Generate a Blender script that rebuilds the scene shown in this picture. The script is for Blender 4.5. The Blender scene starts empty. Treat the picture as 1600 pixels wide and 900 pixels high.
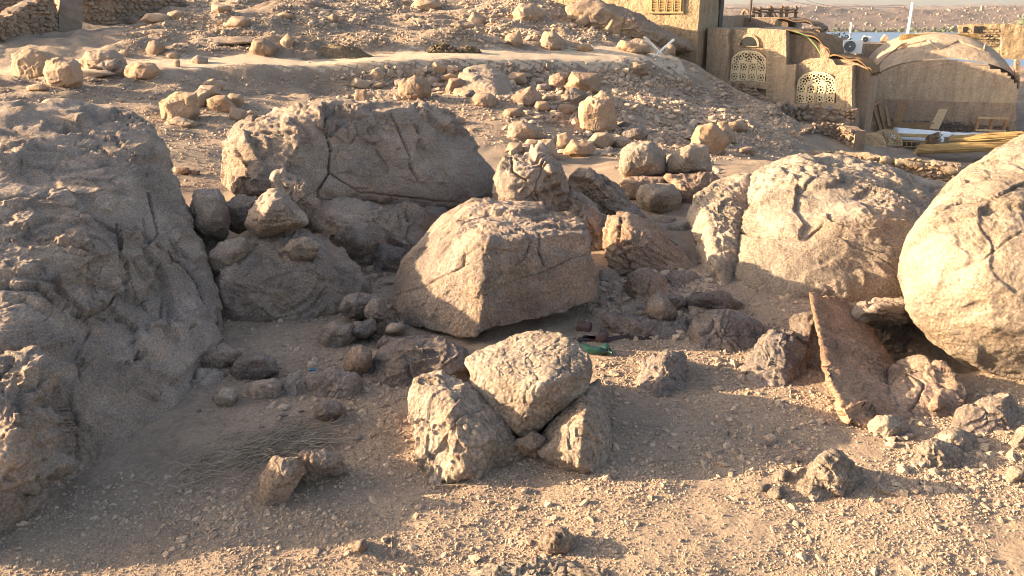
import bpy, bmesh, math, random
import numpy as np
from mathutils import Vector, Matrix
from mathutils.geometry import tessellate_polygon
random.seed(7)
SC = bpy.context.scene
COL = SC.collection
# ---------------------------------------------------------------- camera, sky, sun, exposure
F, CX, CY, TH, CAMZ = 1244.0, 800.0, 450.0, math.radians(18.98), 2.8
CT, ST = math.cos(TH), math.sin(TH)
cam = bpy.data.cameras.new('camera'); cam.lens = 36.0 * F / 1600; cam.sensor_width = 36; cam.clip_start = .05; cam.clip_end = 12000
camo = bpy.data.objects.new('camera', cam); COL.objects.link(camo)
camo.location = (0, 0, CAMZ); camo.rotation_euler = (math.pi / 2 - TH, 0, 0)
SC.camera = camo
SUN_EL, SUN_AZ = math.radians(15.5), math.radians(-85)      # azimuth from +Y towards +X: the sun stands to the left
sd = Vector((math.sin(SUN_AZ) * math.cos(SUN_EL), math.cos(SUN_AZ) * math.cos(SUN_EL), math.sin(SUN_EL)))
W = bpy.data.worlds.new('World'); SC.world = W; W.use_nodes = True
wn = W.node_tree; bg = wn.nodes['Background']; sky = wn.nodes.new('ShaderNodeTexSky')
sky.sky_type = 'NISHITA'; sky.sun_disc = False; sky.sun_elevation = SUN_EL; sky.sun_rotation = SUN_AZ
sky.air_density = .9; sky.dust_density = 3.4; sky.ozone_density = .6; sky.altitude = 100
bg.inputs['Strength'].default_value = .105; wn.links.new(sky.outputs[0], bg.inputs[0])
sl = bpy.data.lights.new('sun', 'SUN'); sl.energy = 5.0; sl.angle = math.radians(.53); sl.color = (1, .775, .51)
slo = bpy.data.objects.new('sun', sl); COL.objects.link(slo); slo.rotation_euler = sd.to_track_quat('Z', 'Y').to_euler()
slo.location = (-20, 0, 20)
SC.view_settings.view_transform = 'Standard'; SC.view_settings.look = 'None'
SC.view_settings.exposure = 2.1; SC.view_settings.gamma = 1; SC.view_settings.use_curve_mapping = False
SC.render.engine = 'CYCLES'; SC.cycles.max_bounces = 4; SC.cycles.diffuse_bounces = 2; SC.cycles.adaptive_threshold = .02; SC.cycles.filter_width = 1.0; SC.cycles.use_denoising = True

# ---------------------------------------------------------------- pixel <-> place
def U(px, py, Y):                       # point seen at (px,py) of the photograph at distance Y
    u = (px - CX) / F; v = (CY - py) / F
    t = Y / (CT + ST * v)
    return np.array([u * t, Y, CAMZ + t * (-ST + CT * v)])
def proj(P):
    x = P[:, 0]; y = P[:, 1]; z = P[:, 2] - CAMZ
    f = np.maximum(y * CT - z * ST, .05); up = y * ST + z * CT
    return np.stack([CX + F * x / f, CY - F * up / f], 1)
# ---------------------------------------------------------------- noise
def _h(i, j, k, s):
    n = (i.astype(np.uint32) * np.uint32(374761393) + j.astype(np.uint32) * np.uint32(668265263)
         + k.astype(np.uint32) * np.uint32(2147483647) + np.uint32((s * 974634533) & 0xffffffff))
    n = (n ^ (n >> np.uint32(13))) * np.uint32(1274126177)
    n = (n ^ (n >> np.uint32(16))) * np.uint32(2246822519)
    n = n ^ (n >> np.uint32(13))
    return (n & np.uint32(0xffffff)).astype(np.float32) / np.float32(0x7fffff) - 1
def vn(P, s=0):
    P = np.asarray(P, np.float32) + 1000.37
    I = np.floor(P).astype(np.int64); f = P - I; w = f * f * f * (f * (f * 6 - 15) + 10)
    i, j, k = I[:, 0], I[:, 1], I[:, 2]; a, b, c = w[:, 0], w[:, 1], w[:, 2]
    r = 0
    for di in (0, 1):
        for dj in (0, 1):
            for dk in (0, 1):
                r = r + (a if di else 1 - a) * (b if dj else 1 - b) * (c if dk else 1 - c) * _h(i + di, j + dj, k + dk, s)
    return r
_R = np.array([[.36, .48, -.8], [-.8, .6, 0], [.48, .64, .6]], np.float32)
def fbm(P, o=4, s=0, g=.5):
    P = np.asarray(P, np.float32); r = 0; a = 1.0; t = 0
    for q in range(o):
        r = r + a * vn(P, s + q * 17); t += a; a *= g; P = (P @ _R.T) * 2.03
    return r / t * 1.5
def ridge(P, o=4, s=0):
    P = np.asarray(P, np.float32); r = 0; a = 1.0; t = 0
    for q in range(o):
        r = r + a * (1 - 2 * np.abs(vn(P, s + q * 17))); t += a; a *= .5; P = (P @ _R.T) * 2.03
    return r / t
def sstep(a, b, x):
    t = np.clip((x - a) / (b - a), 0, 1); return t * t * (3 - 2 * t)
def voro_edge(P, s=0):                  # F2-F1 of jittered cells
    P = np.asarray(P, np.float32) + 500.1; I = np.floor(P).astype(np.int64); f1 = np.full(len(P), 9., np.float32); f2 = f1.copy()
    for a in (-1, 0, 1):
        for b in (-1, 0, 1):
            for c in (-1, 0, 1):
                J = I + (a, b, c)
                q = np.stack([_h(J[:, 0], J[:, 1], J[:, 2], s + m) for m in (1, 2, 3)], 1) * .45 + .5 + J
                d = np.sqrt(((q - P) ** 2).sum(1))
                f2 = np.where(d < f1, f1, np.minimum(f2, d)); f1 = np.minimum(f1, d)
    return f2 - f1
# ---------------------------------------------------------------- objects
def mesh_np(name, V, faces, smooth=True):
    """V (n,3); faces = list of (m,k) index arrays"""
    me = bpy.data.meshes.new(name); V = np.ascontiguousarray(V, np.float32)
    me.vertices.add(len(V)); me.vertices.foreach_set('co', V.ravel())
    faces = [np.asarray(f, np.int32) for f in faces if len(f)]
    li = np.concatenate([f.ravel() for f in faces]); cnt = np.concatenate([np.full(len(f), f.shape[1], np.int32) for f in faces])
    me.loops.add(len(li)); me.loops.foreach_set('vertex_index', li)
    me.polygons.add(len(cnt)); st = np.concatenate([[0], np.cumsum(cnt)[:-1]]).astype(np.int32)
    me.polygons.foreach_set('loop_start', st); me.polygons.foreach_set('loop_total', cnt)
    me.polygons.foreach_set('use_smooth', np.full(len(cnt), smooth)); me.update(calc_edges=True); me.validate()
    return me
def link(name, me, mat=None, parent=None, loc=None):
    o = bpy.data.objects.new(name, me); COL.objects.link(o)
    if mat is not None and me is not None:
        if len(me.materials) == 0: me.materials.append(mat)
    if parent is not None: o.parent = parent
    if loc is not None: o.location = loc
    return o
def tag(o, label=None, cat=None, group=None, kind=None):
    if label: o['label'] = label
    if cat: o['category'] = cat
    if group: o['group'] = group
    if kind: o['kind'] = kind
    return o
def empty(name, loc=(0, 0, 0), rz=0, label=None, cat=None, group=None):
    o = bpy.data.objects.new(name, None); COL.objects.link(o); o.location = loc; o.rotation_euler = (0, 0, rz)
    o.empty_display_size = .2
    return tag(o, label, cat, group)
class MB:                               # collects simple shapes into one mesh
    def __init__(s): s.bm = bmesh.new()
    def box(s, c, d, rot=None, bevel=0, jit=0):
        M = Matrix.Translation(c) @ (rot.to_4x4() if rot is not None else Matrix()) @ Matrix.Diagonal((*d, 1))
        r = bmesh.ops.create_cube(s.bm, size=1, matrix=M)
        if jit:
            for v in r['verts']: v.co += Vector([random.uniform(-jit, jit) for _ in range(3)])
        if bevel:
            ed = list({e for v in r['verts'] for e in v.link_edges})
            bmesh.ops.bevel(s.bm, geom=ed, offset=bevel, segments=2, profile=.6, affect='EDGES')
        return s
    def tube(s, pts, r, seg=8, caps=True, r2=None):
        pts = [Vector(p) for p in pts]; rings = []; n = len(pts)
        for i, p in enumerate(pts):
            d = (pts[min(i + 1, n - 1)] - pts[max(i - 1, 0)]).normalized()
            a = d.orthogonal().normalized() if i == 0 else (pa - d * pa.dot(d)).normalized()
            pa = a; b = d.cross(a); rr = r if r2 is None else r + (r2 - r) * i / max(n - 1, 1)
            rings.append([s.bm.verts.new(p + (a * math.cos(t) + b * math.sin(t)) * rr) for t in [2 * math.pi * k / seg for k in range(seg)]])
        for A, B in zip(rings, rings[1:]):
            for k in range(seg): s.bm.faces.new((A[k], A[(k + 1) % seg], B[(k + 1) % seg], B[k]))
        if caps: s.bm.faces.new(rings[0][::-1]); s.bm.faces.new(rings[-1])
        return s
    def lathe(s, prof, seg=20, M=None, closed=False):
        M = M or Matrix(); rings = []
        for r, z in prof: rings.append([s.bm.verts.new(M @ Vector((r * math.cos(2 * math.pi * k / seg), r * math.sin(2 * math.pi * k / seg), z))) for k in range(seg)])
        for A, B in zip(rings, rings[1:]):
            for k in range(seg): s.bm.faces.new((A[k], A[(k + 1) % seg], B[(k + 1) % seg], B[k]))
        return s
    def prism(s, poly, ex, o=(0, 0, 0), a=(1, 0, 0), b=(0, 0, 1), n=(0, 1, 0)):
        o, a, b, n = map(Vector, (o, a, b, n))
        A = [s.bm.verts.new(o + a * x + b * y) for x, y in poly]; B = [s.bm.verts.new(v.co + n * ex) for v in A]
        m = len(A)
        for tri in tessellate_polygon([[Vector((x, y, 0)) for x, y in poly]]):
            try: s.bm.faces.new([A[i] for i in tri]); s.bm.faces.new([B[i] for i in tri[::-1]])
            except ValueError: pass
        for i in range(m): s.bm.faces.new((A[i], A[(i + 1) % m], B[(i + 1) % m], B[i]))
        return s
    def mesh(s, name, smooth=False, normals=True):
        if normals: bmesh.ops.recalc_face_normals(s.bm, faces=s.bm.faces)
        me = bpy.data.meshes.new(name); s.bm.to_mesh(me); s.bm.free()
        if smooth: me.polygons.foreach_set('use_smooth', [True] * len(me.polygons))
        return me
    def build(s, name, mat, parent=None, loc=None, smooth=False):
        return link(name, s.mesh(name, smooth), mat, parent, loc)
# ---------------------------------------------------------------- materials
class NT:
    def __init__(s, name):
        s.m = bpy.data.materials.new(name); s.m.use_nodes = True; s.t = s.m.node_tree; s.N = s.t.nodes; s.L = s.t.links
        s.b = s.N['Principled BSDF']; s.pos = s.N.new('ShaderNodeNewGeometry').outputs['Position']
        s.b.inputs['Specular IOR Level'].default_value = .18; s.b.inputs['Roughness'].default_value = .9
    def n(s, ty, ins=None, **kw):
        x = s.N.new(ty)
        for k, v in kw.items(): setattr(x, k, v)
        for k, v in (ins or {}).items():
            if isinstance(v, bpy.types.NodeSocket): s.L.new(v, x.inputs[k])
            else: x.inputs[k].default_value = v
        return x
    def noise(s, sc, det=4, rough=.55, vec=None, dist=0, lac=2.0):
        return s.n('ShaderNodeTexNoise', {'Vector': vec or s.pos, 'Scale': sc, 'Detail': det, 'Roughness': rough, 'Distortion': dist, 'Lacunarity': lac}).outputs['Fac']
    def voro(s, sc, feat='F1', vec=None, rnd=1):
        return s.n('ShaderNodeTexVoronoi', {'Vector': vec or s.pos, 'Scale': sc, 'Randomness': rnd}, feature=feat).outputs['Distance']
    def ramp(s, f, stops, interp='LINEAR'):
        r = s.n('ShaderNodeValToRGB', {'Fac': f}); e = r.color_ramp; e.interpolation = interp
        while len(e.elements) < len(stops): e.elements.new(.5)
        for el, (p, c) in zip(e.elements, stops): el.position = p; el.color = (*c, 1) if len(c) == 3 else c
        return r.outputs['Color']
    def g(s, f, a, b): return s.n('ShaderNodeMapRange', {'Value': f, 'From Min': a, 'From Max': b}, clamp=True).outputs[0]
    def mix(s, f, a, b, mode='MIX'):
        x = s.n('ShaderNodeMix', data_type='RGBA', blend_type=mode)
        for k, v in ((0, f), (6, a), (7, b)):
            if isinstance(v, bpy.types.NodeSocket): s.L.new(v, x.inputs[k])
            else: x.inputs[k].default_value = v if k == 0 else ((*v, 1) if len(v) == 3 else v)
        return x.outputs[2]
    def math(s, op, a, b=0.):
        x = s.n('ShaderNodeMath', operation=op)
        for k, v in ((0, a), (1, b)):
            if isinstance(v, bpy.types.NodeSocket): s.L.new(v, x.inputs[k])
            else: x.inputs[k].default_value = v
        return x.outputs[0]
    def warp(s, sc, amt, vec=None):
        c = s.n('ShaderNodeTexNoise', {'Vector': vec or s.pos, 'Scale': sc, 'Detail': 3}).outputs['Color']
        d = s.n('ShaderNodeVectorMath', {0: c, 1: (.5, .5, .5)}, operation='SUBTRACT').outputs[0]
        e = s.n('ShaderNodeVectorMath', {0: d, 'Scale': amt}, operation='SCALE').outputs[0]
        return s.n('ShaderNodeVectorMath', {0: vec or s.pos, 1: e}, operation='ADD').outputs[0]
    def bump(s, h, dist, strength=1, nrm=None):
        i = {'Height': h, 'Distance': dist, 'Strength': strength}
        if nrm: i['Normal'] = nrm
        return s.n('ShaderNodeBump', i).outputs[0]
    def out(s, col, nrm=None, rough=None):
        if isinstance(col, bpy.types.NodeSocket): s.L.new(col, s.b.inputs['Base Color'])
        else: s.b.inputs['Base Color'].default_value = (*col, 1)
        if nrm: s.L.new(nrm, s.b.inputs['Normal'])
        if rough is not None:
            if isinstance(rough, bpy.types.NodeSocket): s.L.new(rough, s.b.inputs['Roughness'])
            else: s.b.inputs['Roughness'].default_value = rough
        return s.m
def granite(name, a, b, stain, varnish, vamt=.5, stainamt=.5, grain=1., bumpk=1., rnd=.0, pit=1.0):
    t = NT(name)
    mid = t.noise(4.5, 6, .65); big = t.noise(.9, 4, .6)
    c = t.mix(t.g(mid, .3, .7), a, b)
    sm = t.math('MULTIPLY', t.g(t.noise(1.6, 4, .6, dist=.6), .48, .66), stainamt); c = t.mix(sm, c, stain)
    vm = t.math('MULTIPLY', t.g(t.math('ADD', t.math('MULTIPLY', big, .6), t.math('MULTIPLY', mid, .4)), .42, .58), vamt); c = t.mix(vm, c, varnish)
    sp = t.noise(48 * grain, 5, .8); c = t.mix(1., c, t.ramp(sp, [(.32, (.38, .36, .36)), (.44, (.82, .81, .81)), (.55, (1.07, 1.06, 1.05)), (.68, (1.65, 1.6, 1.54))]), 'MULTIPLY')
    if rnd:
        r = t.n('ShaderNodeObjectInfo').outputs['Random']
        c = t.mix(rnd, c, t.ramp(r, [(0, (.6, .55, .55)), (.3, (1.15, 1.0, .85)), (.6, (.85, .86, .9)), (1, (1.25, 1.12, 1.0))]), 'MULTIPLY')
    pits = t.g(t.voro(30 * grain, 'F1'), .05, .55)
    h = t.math('ADD', t.math('MULTIPLY', t.noise(12, 7, .7, lac=2.1), .075), t.math('MULTIPLY', pits, .009 * pit))
    h = t.math('ADD', h, t.math('MULTIPLY', sp, .013))
    worn = t.n('ShaderNodeMapRange', {'Value': t.noise(1.7, 3, .6), 'From Min': .4, 'From Max': .62, 'To Min': .35, 'To Max': 1.25}, clamp=True).outputs[0]
    h = t.math('MULTIPLY', h, worn)
    return t.out(c, t.bump(h, bumpk), .93)
M = {}
M['granite'] = granite('granite', (.37, .275, .20), (.30, .22, .165), (.41, .26, .15), (.215, .175, .15), .55, .55)
M['granite_varnished'] = granite('granite_varnished', (.36, .272, .203), (.297, .222, .168), (.385, .252, .152), (.228, .182, .15), .6, .5, 1.3, .8)
M['granite_pale'] = granite('granite_pale', (.37, .285, .21), (.31, .24, .175), (.40, .275, .165), (.245, .20, .165), .45, .4)
M['granite_grey'] = granite('granite_grey', (.275, .22, .18), (.225, .18, .15), (.29, .2, .145), (.183, .154, .135), .5, .3, rnd=.35)
M['granite_orange'] = granite('granite_orange', (.35, .24, .165), (.29, .195, .135), (.40, .235, .13), (.22, .17, .14), .45, .5)
M['granite_rough'] = granite('granite_rough', (.42, .325, .245), (.35, .27, .20), (.45, .30, .185), (.28, .23, .19), .45, .45, .85, 1.5, pit=2.2)
M['granite_rust'] = granite('granite_rust', (.40, .245, .15), (.33, .20, .125), (.44, .25, .125), (.24, .17, .13), .4, .5)
M['sandstone'] = granite('sandstone', (.38, .28, .19), (.31, .225, .155), (.38, .22, .11), (.24, .19, .155), .4, .45, 1.4, .45, rnd=.75, pit=.4)
M['rubble'] = granite('rubble', (.31, .24, .175), (.25, .19, .14), (.34, .21, .125), (.20, .16, .135), .4, .4, 1.4, .5, rnd=.8, pit=.4)

def sandmat(name, a, b, c3, k=1.):
    t = NT(name)
    c = t.mix(t.g(t.noise(.55, 5, .6), .35, .65), a, b)
    c = t.mix(t.math('MULTIPLY', t.g(t.noise(2.2, 6, .7), .48, .66), .65 * k), c, c3)
    if k > .9:
        yy = t.n('ShaderNodeSeparateXYZ', {0: t.pos}).outputs[1]; soil = t.g(t.math('ADD', yy, t.math('MULTIPLY', t.noise(.6, 4), 6.)), 12, 18); c = t.mix(t.math('MULTIPLY', soil, .75), c, t.mix(t.g(t.noise(1.1, 6, .7), .38, .6), (.36, .265, .185), (.235, .175, .13)))
    sp = t.noise(26, 7, .82); c = t.mix(1., c, t.ramp(sp, [(.3, (.5, .48, .47)), (.45, (.92, .92, .92)), (.57, (1.06, 1.05, 1.03)), (.70, (1.45, 1.4, 1.32))]), 'MULTIPLY')
    wv = t.warp(9, .10); cl = t.math('MULTIPLY', t.g(t.voro(30, 'F1', wv), .0, .7), t.math('MULTIPLY', t.g(t.noise(1.4, 4, .6), .36, .6), .026 * k))
    h = t.math('ADD', t.math('MULTIPLY', t.noise(4, 9, .74), .13 * k), t.math('SUBTRACT', t.math('MULTIPLY', sp, .035), cl))
    return t.out(c, t.bump(h, 1.), .97)
M['sand'] = sandmat('sand', (.52, .38, .265), (.46, .33, .235), (.33, .24, .175))
M['path'] = sandmat('path_dust', (.54, .41, .285), (.50, .375, .26), (.45, .335, .23), .4)
def pebblemat(inst=False):
    t = NT('pebbles' if not inst else 'grit'); r = t.n('ShaderNodeAttribute', attribute_name='tint', attribute_type='INSTANCER' if inst else 'GEOMETRY').outputs['Fac']
    c = t.ramp(r, [(0, (.20, .16, .135)), (.25, (.34, .25, .18)), (.5, (.44, .32, .225)), (.75, (.49, .365, .255)), (1, (.55, .43, .315))])
    c = t.mix(1., c, t.ramp(t.noise(90, 4, .7), [(.3, (.6, .6, .6)), (.7, (1.35, 1.3, 1.25))]), 'MULTIPLY')
    return t.out(c, t.bump(t.noise(60, 4, .7), .012), .95)
M['pebbles'] = pebblemat(); M['grit'] = pebblemat(True)
def plaster(name, a, b, k=1.):
    t = NT(name); c = t.mix(t.g(t.noise(1.2, 6, .65), .35, .65), a, b)
    c = t.mix(1., c, t.ramp(t.noise(14, 6, .75), [(.3, (.75, .73, .7)), (.7, (1.2, 1.18, 1.15))]), 'MULTIPLY')
    st = t.noise(3, 5, .7, vec=t.n('ShaderNodeMapping', {'Vector': t.pos, 'Scale': (1.6, 1.6, .25)}).outputs[0]); c = t.mix(1., c, t.ramp(st, [(.32, (.72, .7, .68)), (.5, (1, 1, 1)), (.7, (1.15, 1.13, 1.1))]), 'MULTIPLY')
    n = t.bump(t.math('ADD', t.math('MULTIPLY', t.noise(4, 8, .65), .14 * k), t.math('MULTIPLY', t.noise(30, 4, .7), .03 * k)), 1.)
    return t.out(c, n, .95)
M['mud'] = plaster('mud_plaster', (.42, .31, .21), (.345, .255, .175))
M['mud_sunlit'] = plaster('mud_plaster_sunlit', (.50, .375, .26), (.43, .325, .225))  # paler plaster stands in for the sun missing on the gable
M['mud_pink'] = plaster('mud_plaster_pink', (.39, .28, .195), (.34, .24, .17))
M['mud_yellow'] = plaster('mud_plaster_yellow', (.44, .325, .20), (.36, .265, .17), 1.6)
M['mud_dome'] = plaster('mud_plaster_dome', (.43, .33, .235), (.37, .28, .20), 1.2)
def plain(name, col, rough=.6, noise=.25, sc=20, metal=0, bump=.004, spec=.3):
    t = NT(name); lo = tuple(x * (1 - noise) for x in col); hi = tuple(min(.9, x * (1 + noise)) for x in col)
    t.b.inputs['Metallic'].default_value = metal; t.b.inputs['Specular IOR Level'].default_value = spec
    f = t.noise(sc, 5, .65); return t.out(t.mix(t.g(f, .3, .7), lo, hi), t.bump(f, bump), rough)
M['cream'] = plain('cream_paint', (.58, .45, .27), .6, .1)
M['ochre'] = plain('ochre_shutter', (.32, .215, .10), .6, .15)
M['dark'] = plain('painted_interior_shade', (.02, .017, .015), .8, .2)  # near-black colour painted in place of interior shade
M['glass_dark'] = plain('dark_glass', (.02, .022, .022), .15, .1, spec=.5)
M['wood'] = plain('wood', (.27, .15, .07), .7, .4, 15)
M['wood_pale'] = plain('pale_wood', (.42, .29, .16), .7, .25, 12)
M['wood_dark'] = plain('dark_wood', (.07, .05, .04), .8, .3, 12)
M['white'] = plain('white_foam', (.80, .79, .77), .7, .06, 6)
M['white_metal'] = plain('white_metal', (.70, .69, .66), .5, .08)
M['grey_metal'] = plain('grey_metal', (.25, .25, .25), .5, .2, metal=.3)
M['rust'] = plain('rusty_tin', (.10, .055, .045), .75, .4, 30)
M['black_plastic'] = plain('black_plastic', (.035, .03, .03), .6, .3, 30)
M['rubber'] = plain('brown_rubber', (.06, .035, .035), .8, .3, 30)
M['blue_cap'] = plain('blue_plastic', (.01, .12, .18), .4, .2)
M['green_cord'] = plain('green_cord', (.16, .24, .09), .6, .2)
M['leaf'] = plain('leaf', (.075, .085, .04), .7, .4, 3)
M['twig'] = plain('dry_twig', (.30, .22, .14), .9, .3, 40)
M['straw_grass'] = plain('dry_grass', (.26, .20, .14), .9, .35, 8)
def straw(name, a, b, ang=0):
    t = NT(name); m = t.n('ShaderNodeMapping', {'Vector': t.n('ShaderNodeTexCoord').outputs['Object'], 'Rotation': (0, 0, ang), 'Scale': (1.5, 30, 30)}).outputs[0]
    f = t.noise(2.2, 5, .7, vec=m); c = t.mix(t.g(f, .3, .7), a, b); c = t.mix(t.math('MULTIPLY', t.g(t.noise(2, 3), .45, .65), .4), c, tuple(x * .6 for x in a))
    return t.out(c, t.bump(f, .05), .85)
M['straw'] = straw('straw', (.42, .26, .10), (.60, .42, .19))
M['mat_brown'] = straw('reed_mat', (.22, .125, .06), (.33, .20, .10))
M['palm'] = straw('palm_fibre', (.17, .11, .07), (.27, .18, .11))
def bottle_glass():
    t = NT('green_bottle_glass'); t.b.inputs['Transmission Weight'].default_value = .2; t.b.inputs['IOR'].default_value = 1.45
    f = t.noise(25, 4); t.b.inputs['Specular IOR Level'].default_value = .5
    return t.out(t.mix(t.g(f, .4, .7), (.008, .05, .033), (.04, .065, .05)), None, .25)
M['bottle'] = bottle_glass()
def water():
    t = NT('river_water'); t.b.inputs['Specular IOR Level'].default_value = .5
    m = t.n('ShaderNodeMapping', {'Vector': t.pos, 'Scale': (.25, .8, 1)}).outputs[0]
    return t.out((.06, .10, .17), t.bump(t.noise(.5, 4, .6, vec=m), .25), .35)
M['water'] = water()
def hillmat():
    t = NT('far_hill'); c = t.mix(t.g(t.noise(.012, 8, .7), .38, .62), (.21, .148, .115), (.15, .112, .095))
    c = t.mix(t.math('MULTIPLY', t.g(t.noise(.06, 6, .75), .5, .7), .5), c, (.16, .125, .11))
    return t.out(c, t.bump(t.noise(.05, 8, .75), 10), .95)
M['hill'] = hillmat()
# ---------------------------------------------------------------- terrain
_cp = [(300, 280, 12.5), (250, 200, 15.5), (150, 140, 18.5), (50, 135, 18.5), (350, 130, 19.5), (400, 100, 22.5), (700, 90, 25), (1000, 85, 29), (1090, 94, 30.6),
       (560, 96, 23.6), (250, 112, 20.6), (560, 86, 26), (700, 74, 27.5), (850, 78, 29), (850, 90, 26.8), (1000, 79, 31), (480, 96, 24.2), (700, 170, 20), (600, 200, 18), (800, 215, 18), (900, 250, 16.5), (1000, 265, 15), (1150, 240, 19), (1150, 180, 24), (1050, 130, 27),
       (950, 150, 22.5), (850, 120, 24), (1180, 165, 28), (1230, 210, 25), (1345, 197, 32.6), (1240, 182, 31), (1400, 225, 32), (1550, 225, 33), (1250, 245, 22), (1500, 300, 14),
       (450, 150, 19.8), (500, 190, 17.4), (420, 230, 15), (750, 250, 15.5), (1000, 210, 20), (1050, 190, 23),
       (350, 88, 24), (300, 62, 26), (200, 60, 26.5), (100, 100, 22), (120, 66, 27), (250, 40, 30), (400, 40, 27), (340, 15, 32), (480, 55, 28), (550, 30, 32), (680, 52, 31), (650, 25, 35), (750, 30, 33),
       (850, 55, 31.5), (850, 20, 35), (900, 40, 33.5), (1000, 70, 32), (700, 0, 40), (0, 100, 22), (1118, 136, 31.5), (1170, 150, 30.8), (1205, 172, 30), (1108, 132, 33), (1150, 138, 33.5), (1090, 118, 30), (1290, 200, 30.2)]
_w = [(-6, 2, .1), (0, 0, 0), (6, 2, 0), (0, 4, 0), (-3, 4.3, 0), (3, 4.5, 0), (-2, 6, 0), (0, 6, 0), (2, 6, .02), (4, 6, .05), (-1, 8, .0), (2, 8, .08), (5, 8, .05), (-2.2, 8, .02), (0, 10, .0), (-2, 10, .1), (3, 11, .05),
      (6, 11, 0), (-25, 45, 4.5), (0, 50, 4.6), (13, 44, -.3), (11.5, 38, .6), (15, 36, -1.2), (10, 55, 2.0), (-30, 30, 3.3), (-30, 15, 2.6), (-12, 9, .7), (-10, 13, .9), (22, 48, -.4), (30, 42, -.8), (40, 60, -1.2), (15, 10, -.4), (25, 20, -1.6), (30, 5, -.6), (12, 3, 0), (-12, 2, .2), (-10, -8, 0), (10, -8, 0), (0, -20, 0), (-40, 0, 1.5), (40, -5, -.6), (20, 33, -2.3), (60, 40, -2), (-50, 60, 6), (0, 80, 5), (50, 90, -3)]
_C = np.array([U(*c) for c in _cp] + [np.array(c, float) for c in _w])
def _tk(r2): return .5 * r2 * np.log(r2 + 1e-9)
_D = ((_C[:, None, :2] - _C[None, :, :2]) ** 2).sum(2); _n = len(_C)
_A = np.zeros((_n + 3, _n + 3)); _A[:_n, :_n] = _tk(_D) + np.eye(_n) * .6; _A[:_n, _n] = 1; _A[:_n, _n + 1:] = _C[:, :2]; _A[_n:, :_n] = _A[:_n, _n:].T
_S = np.linalg.solve(_A, np.concatenate([_C[:, 2], np.zeros(3)]))
def hbase(x, y):
    x = np.atleast_1d(np.asarray(x, float)); y = np.atleast_1d(np.asarray(y, float)); r = np.zeros(len(x))
    for i in range(0, len(x), 20000):
        X = x[i:i + 20000]; Y = y[i:i + 20000]
        r[i:i + 20000] = _tk((X[:, None] - _C[None, :, 0]) ** 2 + (Y[:, None] - _C[None, :, 1]) ** 2) @ _S[:_n] + _S[_n] + _S[_n + 1] * X + _S[_n + 2] * Y
    return r
_gx = np.arange(-34, 34.01, .2); _gy = np.arange(0, 62.01, .2); _gX, _gY = np.meshgrid(_gx, _gy, indexing='ij')
_GH = hbase(_gX.ravel(), _gY.ravel()).reshape(_gX.shape)
def hb(x, y):                             # quick look-up of the same surface
    if (np.abs(x) < 33.9).all() and (y > .05).all() and (y < 61.9).all():
        a = (x + 34) / .2; b = y / .2; i = a.astype(int); j = b.astype(int); a = a - i; b = b - j
        return _GH[i, j] * (1 - a) * (1 - b) + _GH[i + 1, j] * a * (1 - b) + _GH[i, j + 1] * (1 - a) * b + _GH[i + 1, j + 1] * a * b
    return hbase(x, y)
def path_mask(x, y):                      # dirt track crossing the slope
    yc = np.interp(x, [-16, -9.5, -7.5, -4, -2, 0, 4.8, 7.4, 12], [20.4, 22.0, 23.3, 24.9, 25.9, 26.9, 29.6, 30.6, 31.4])
    return 1 - sstep(.9, 1.9, np.abs(y - yc)), yc
def hz(x, y, fine=True):
    x = np.atleast_1d(np.asarray(x, float)); y = np.atleast_1d(np.asarray(y, float))
    if len(x) < 60000 and (np.abs(x) < 33.8).all() and (y > .1).all() and (y < 49.8).all():
        a = (x + 34) / .1; b = y / .1; i = a.astype(int); j = b.astype(int); a = a - i; b = b - j
        z = _HQ[i, j] * (1 - a) * (1 - b) + _HQ[i + 1, j] * a * (1 - b) + _HQ[i, j + 1] * (1 - a) * b + _HQ[i + 1, j + 1] * a * b
        if fine: P = np.stack([x, y, np.zeros_like(x)], 1); z = z + fbm(P / .35, 3, 7) * .018 + fbm(P / .09, 2, 9) * .006
        return z
    return hz0(x, y, fine)
def hz0(x, y, fine=True):
    x = np.atleast_1d(np.asarray(x, float)); y = np.atleast_1d(np.asarray(y, float))
    z = hb(x, y)
    P = np.stack([x, y, np.zeros_like(x)], 1); far = sstep(9, 20, y); pm, yc = path_mask(x, y)
    pm = pm * sstep(-14, -9, x) * (1 - sstep(6.5, 8, x))
    z = z + fbm(P / 1.6, 3, 5) * (.03 + .13 * far) * (1 - .85 * pm)
    hill = sstep(.9, 2.2, y - yc) * sstep(12, 18, y) * (1 - sstep(6.5, 8.5, x))
    z = z + hill * (ridge(P / 5.5, 4, 31) * .45 + fbm(P / 1.1, 3, 37) * .16 + ridge(P / .9, 3, 39) * .07)
    bank = sstep(-5.5, -3.5, y - yc) * (1 - sstep(-2.0, -1.0, y - yc)) * far
    z = z + bank * (ridge(P / 1.8, 3, 41) * .17 + fbm(P / .5, 3, 43) * .09)
    z = z - .55 * sstep(-1.1, -2.0, y - yc) * (1 - sstep(-2.6, -6, y - yc)) * far * sstep(-10, -6, x) * (1 - sstep(7.5, 9, x))
    z = z - 1.1 * np.exp(-(((x - 3.42) / .46) ** 4 + ((y - 6.55) / .44) ** 4))        # pit sunk under the round boulder so that its cave stays dark
    if fine: z = z + fbm(P / .35, 3, 7) * .018 + fbm(P / .09, 2, 9) * .006
    return z
_qx = np.arange(-34, 34.01, .1); _qy = np.arange(0, 50.01, .1); _qX, _qY = np.meshgrid(_qx, _qy, indexing='ij')
_HQ = hz0(_qX.ravel(), _qY.ravel(), False).reshape(_qX.shape)
def g1(x, y): return float(hz([x], [y])[0])
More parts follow.
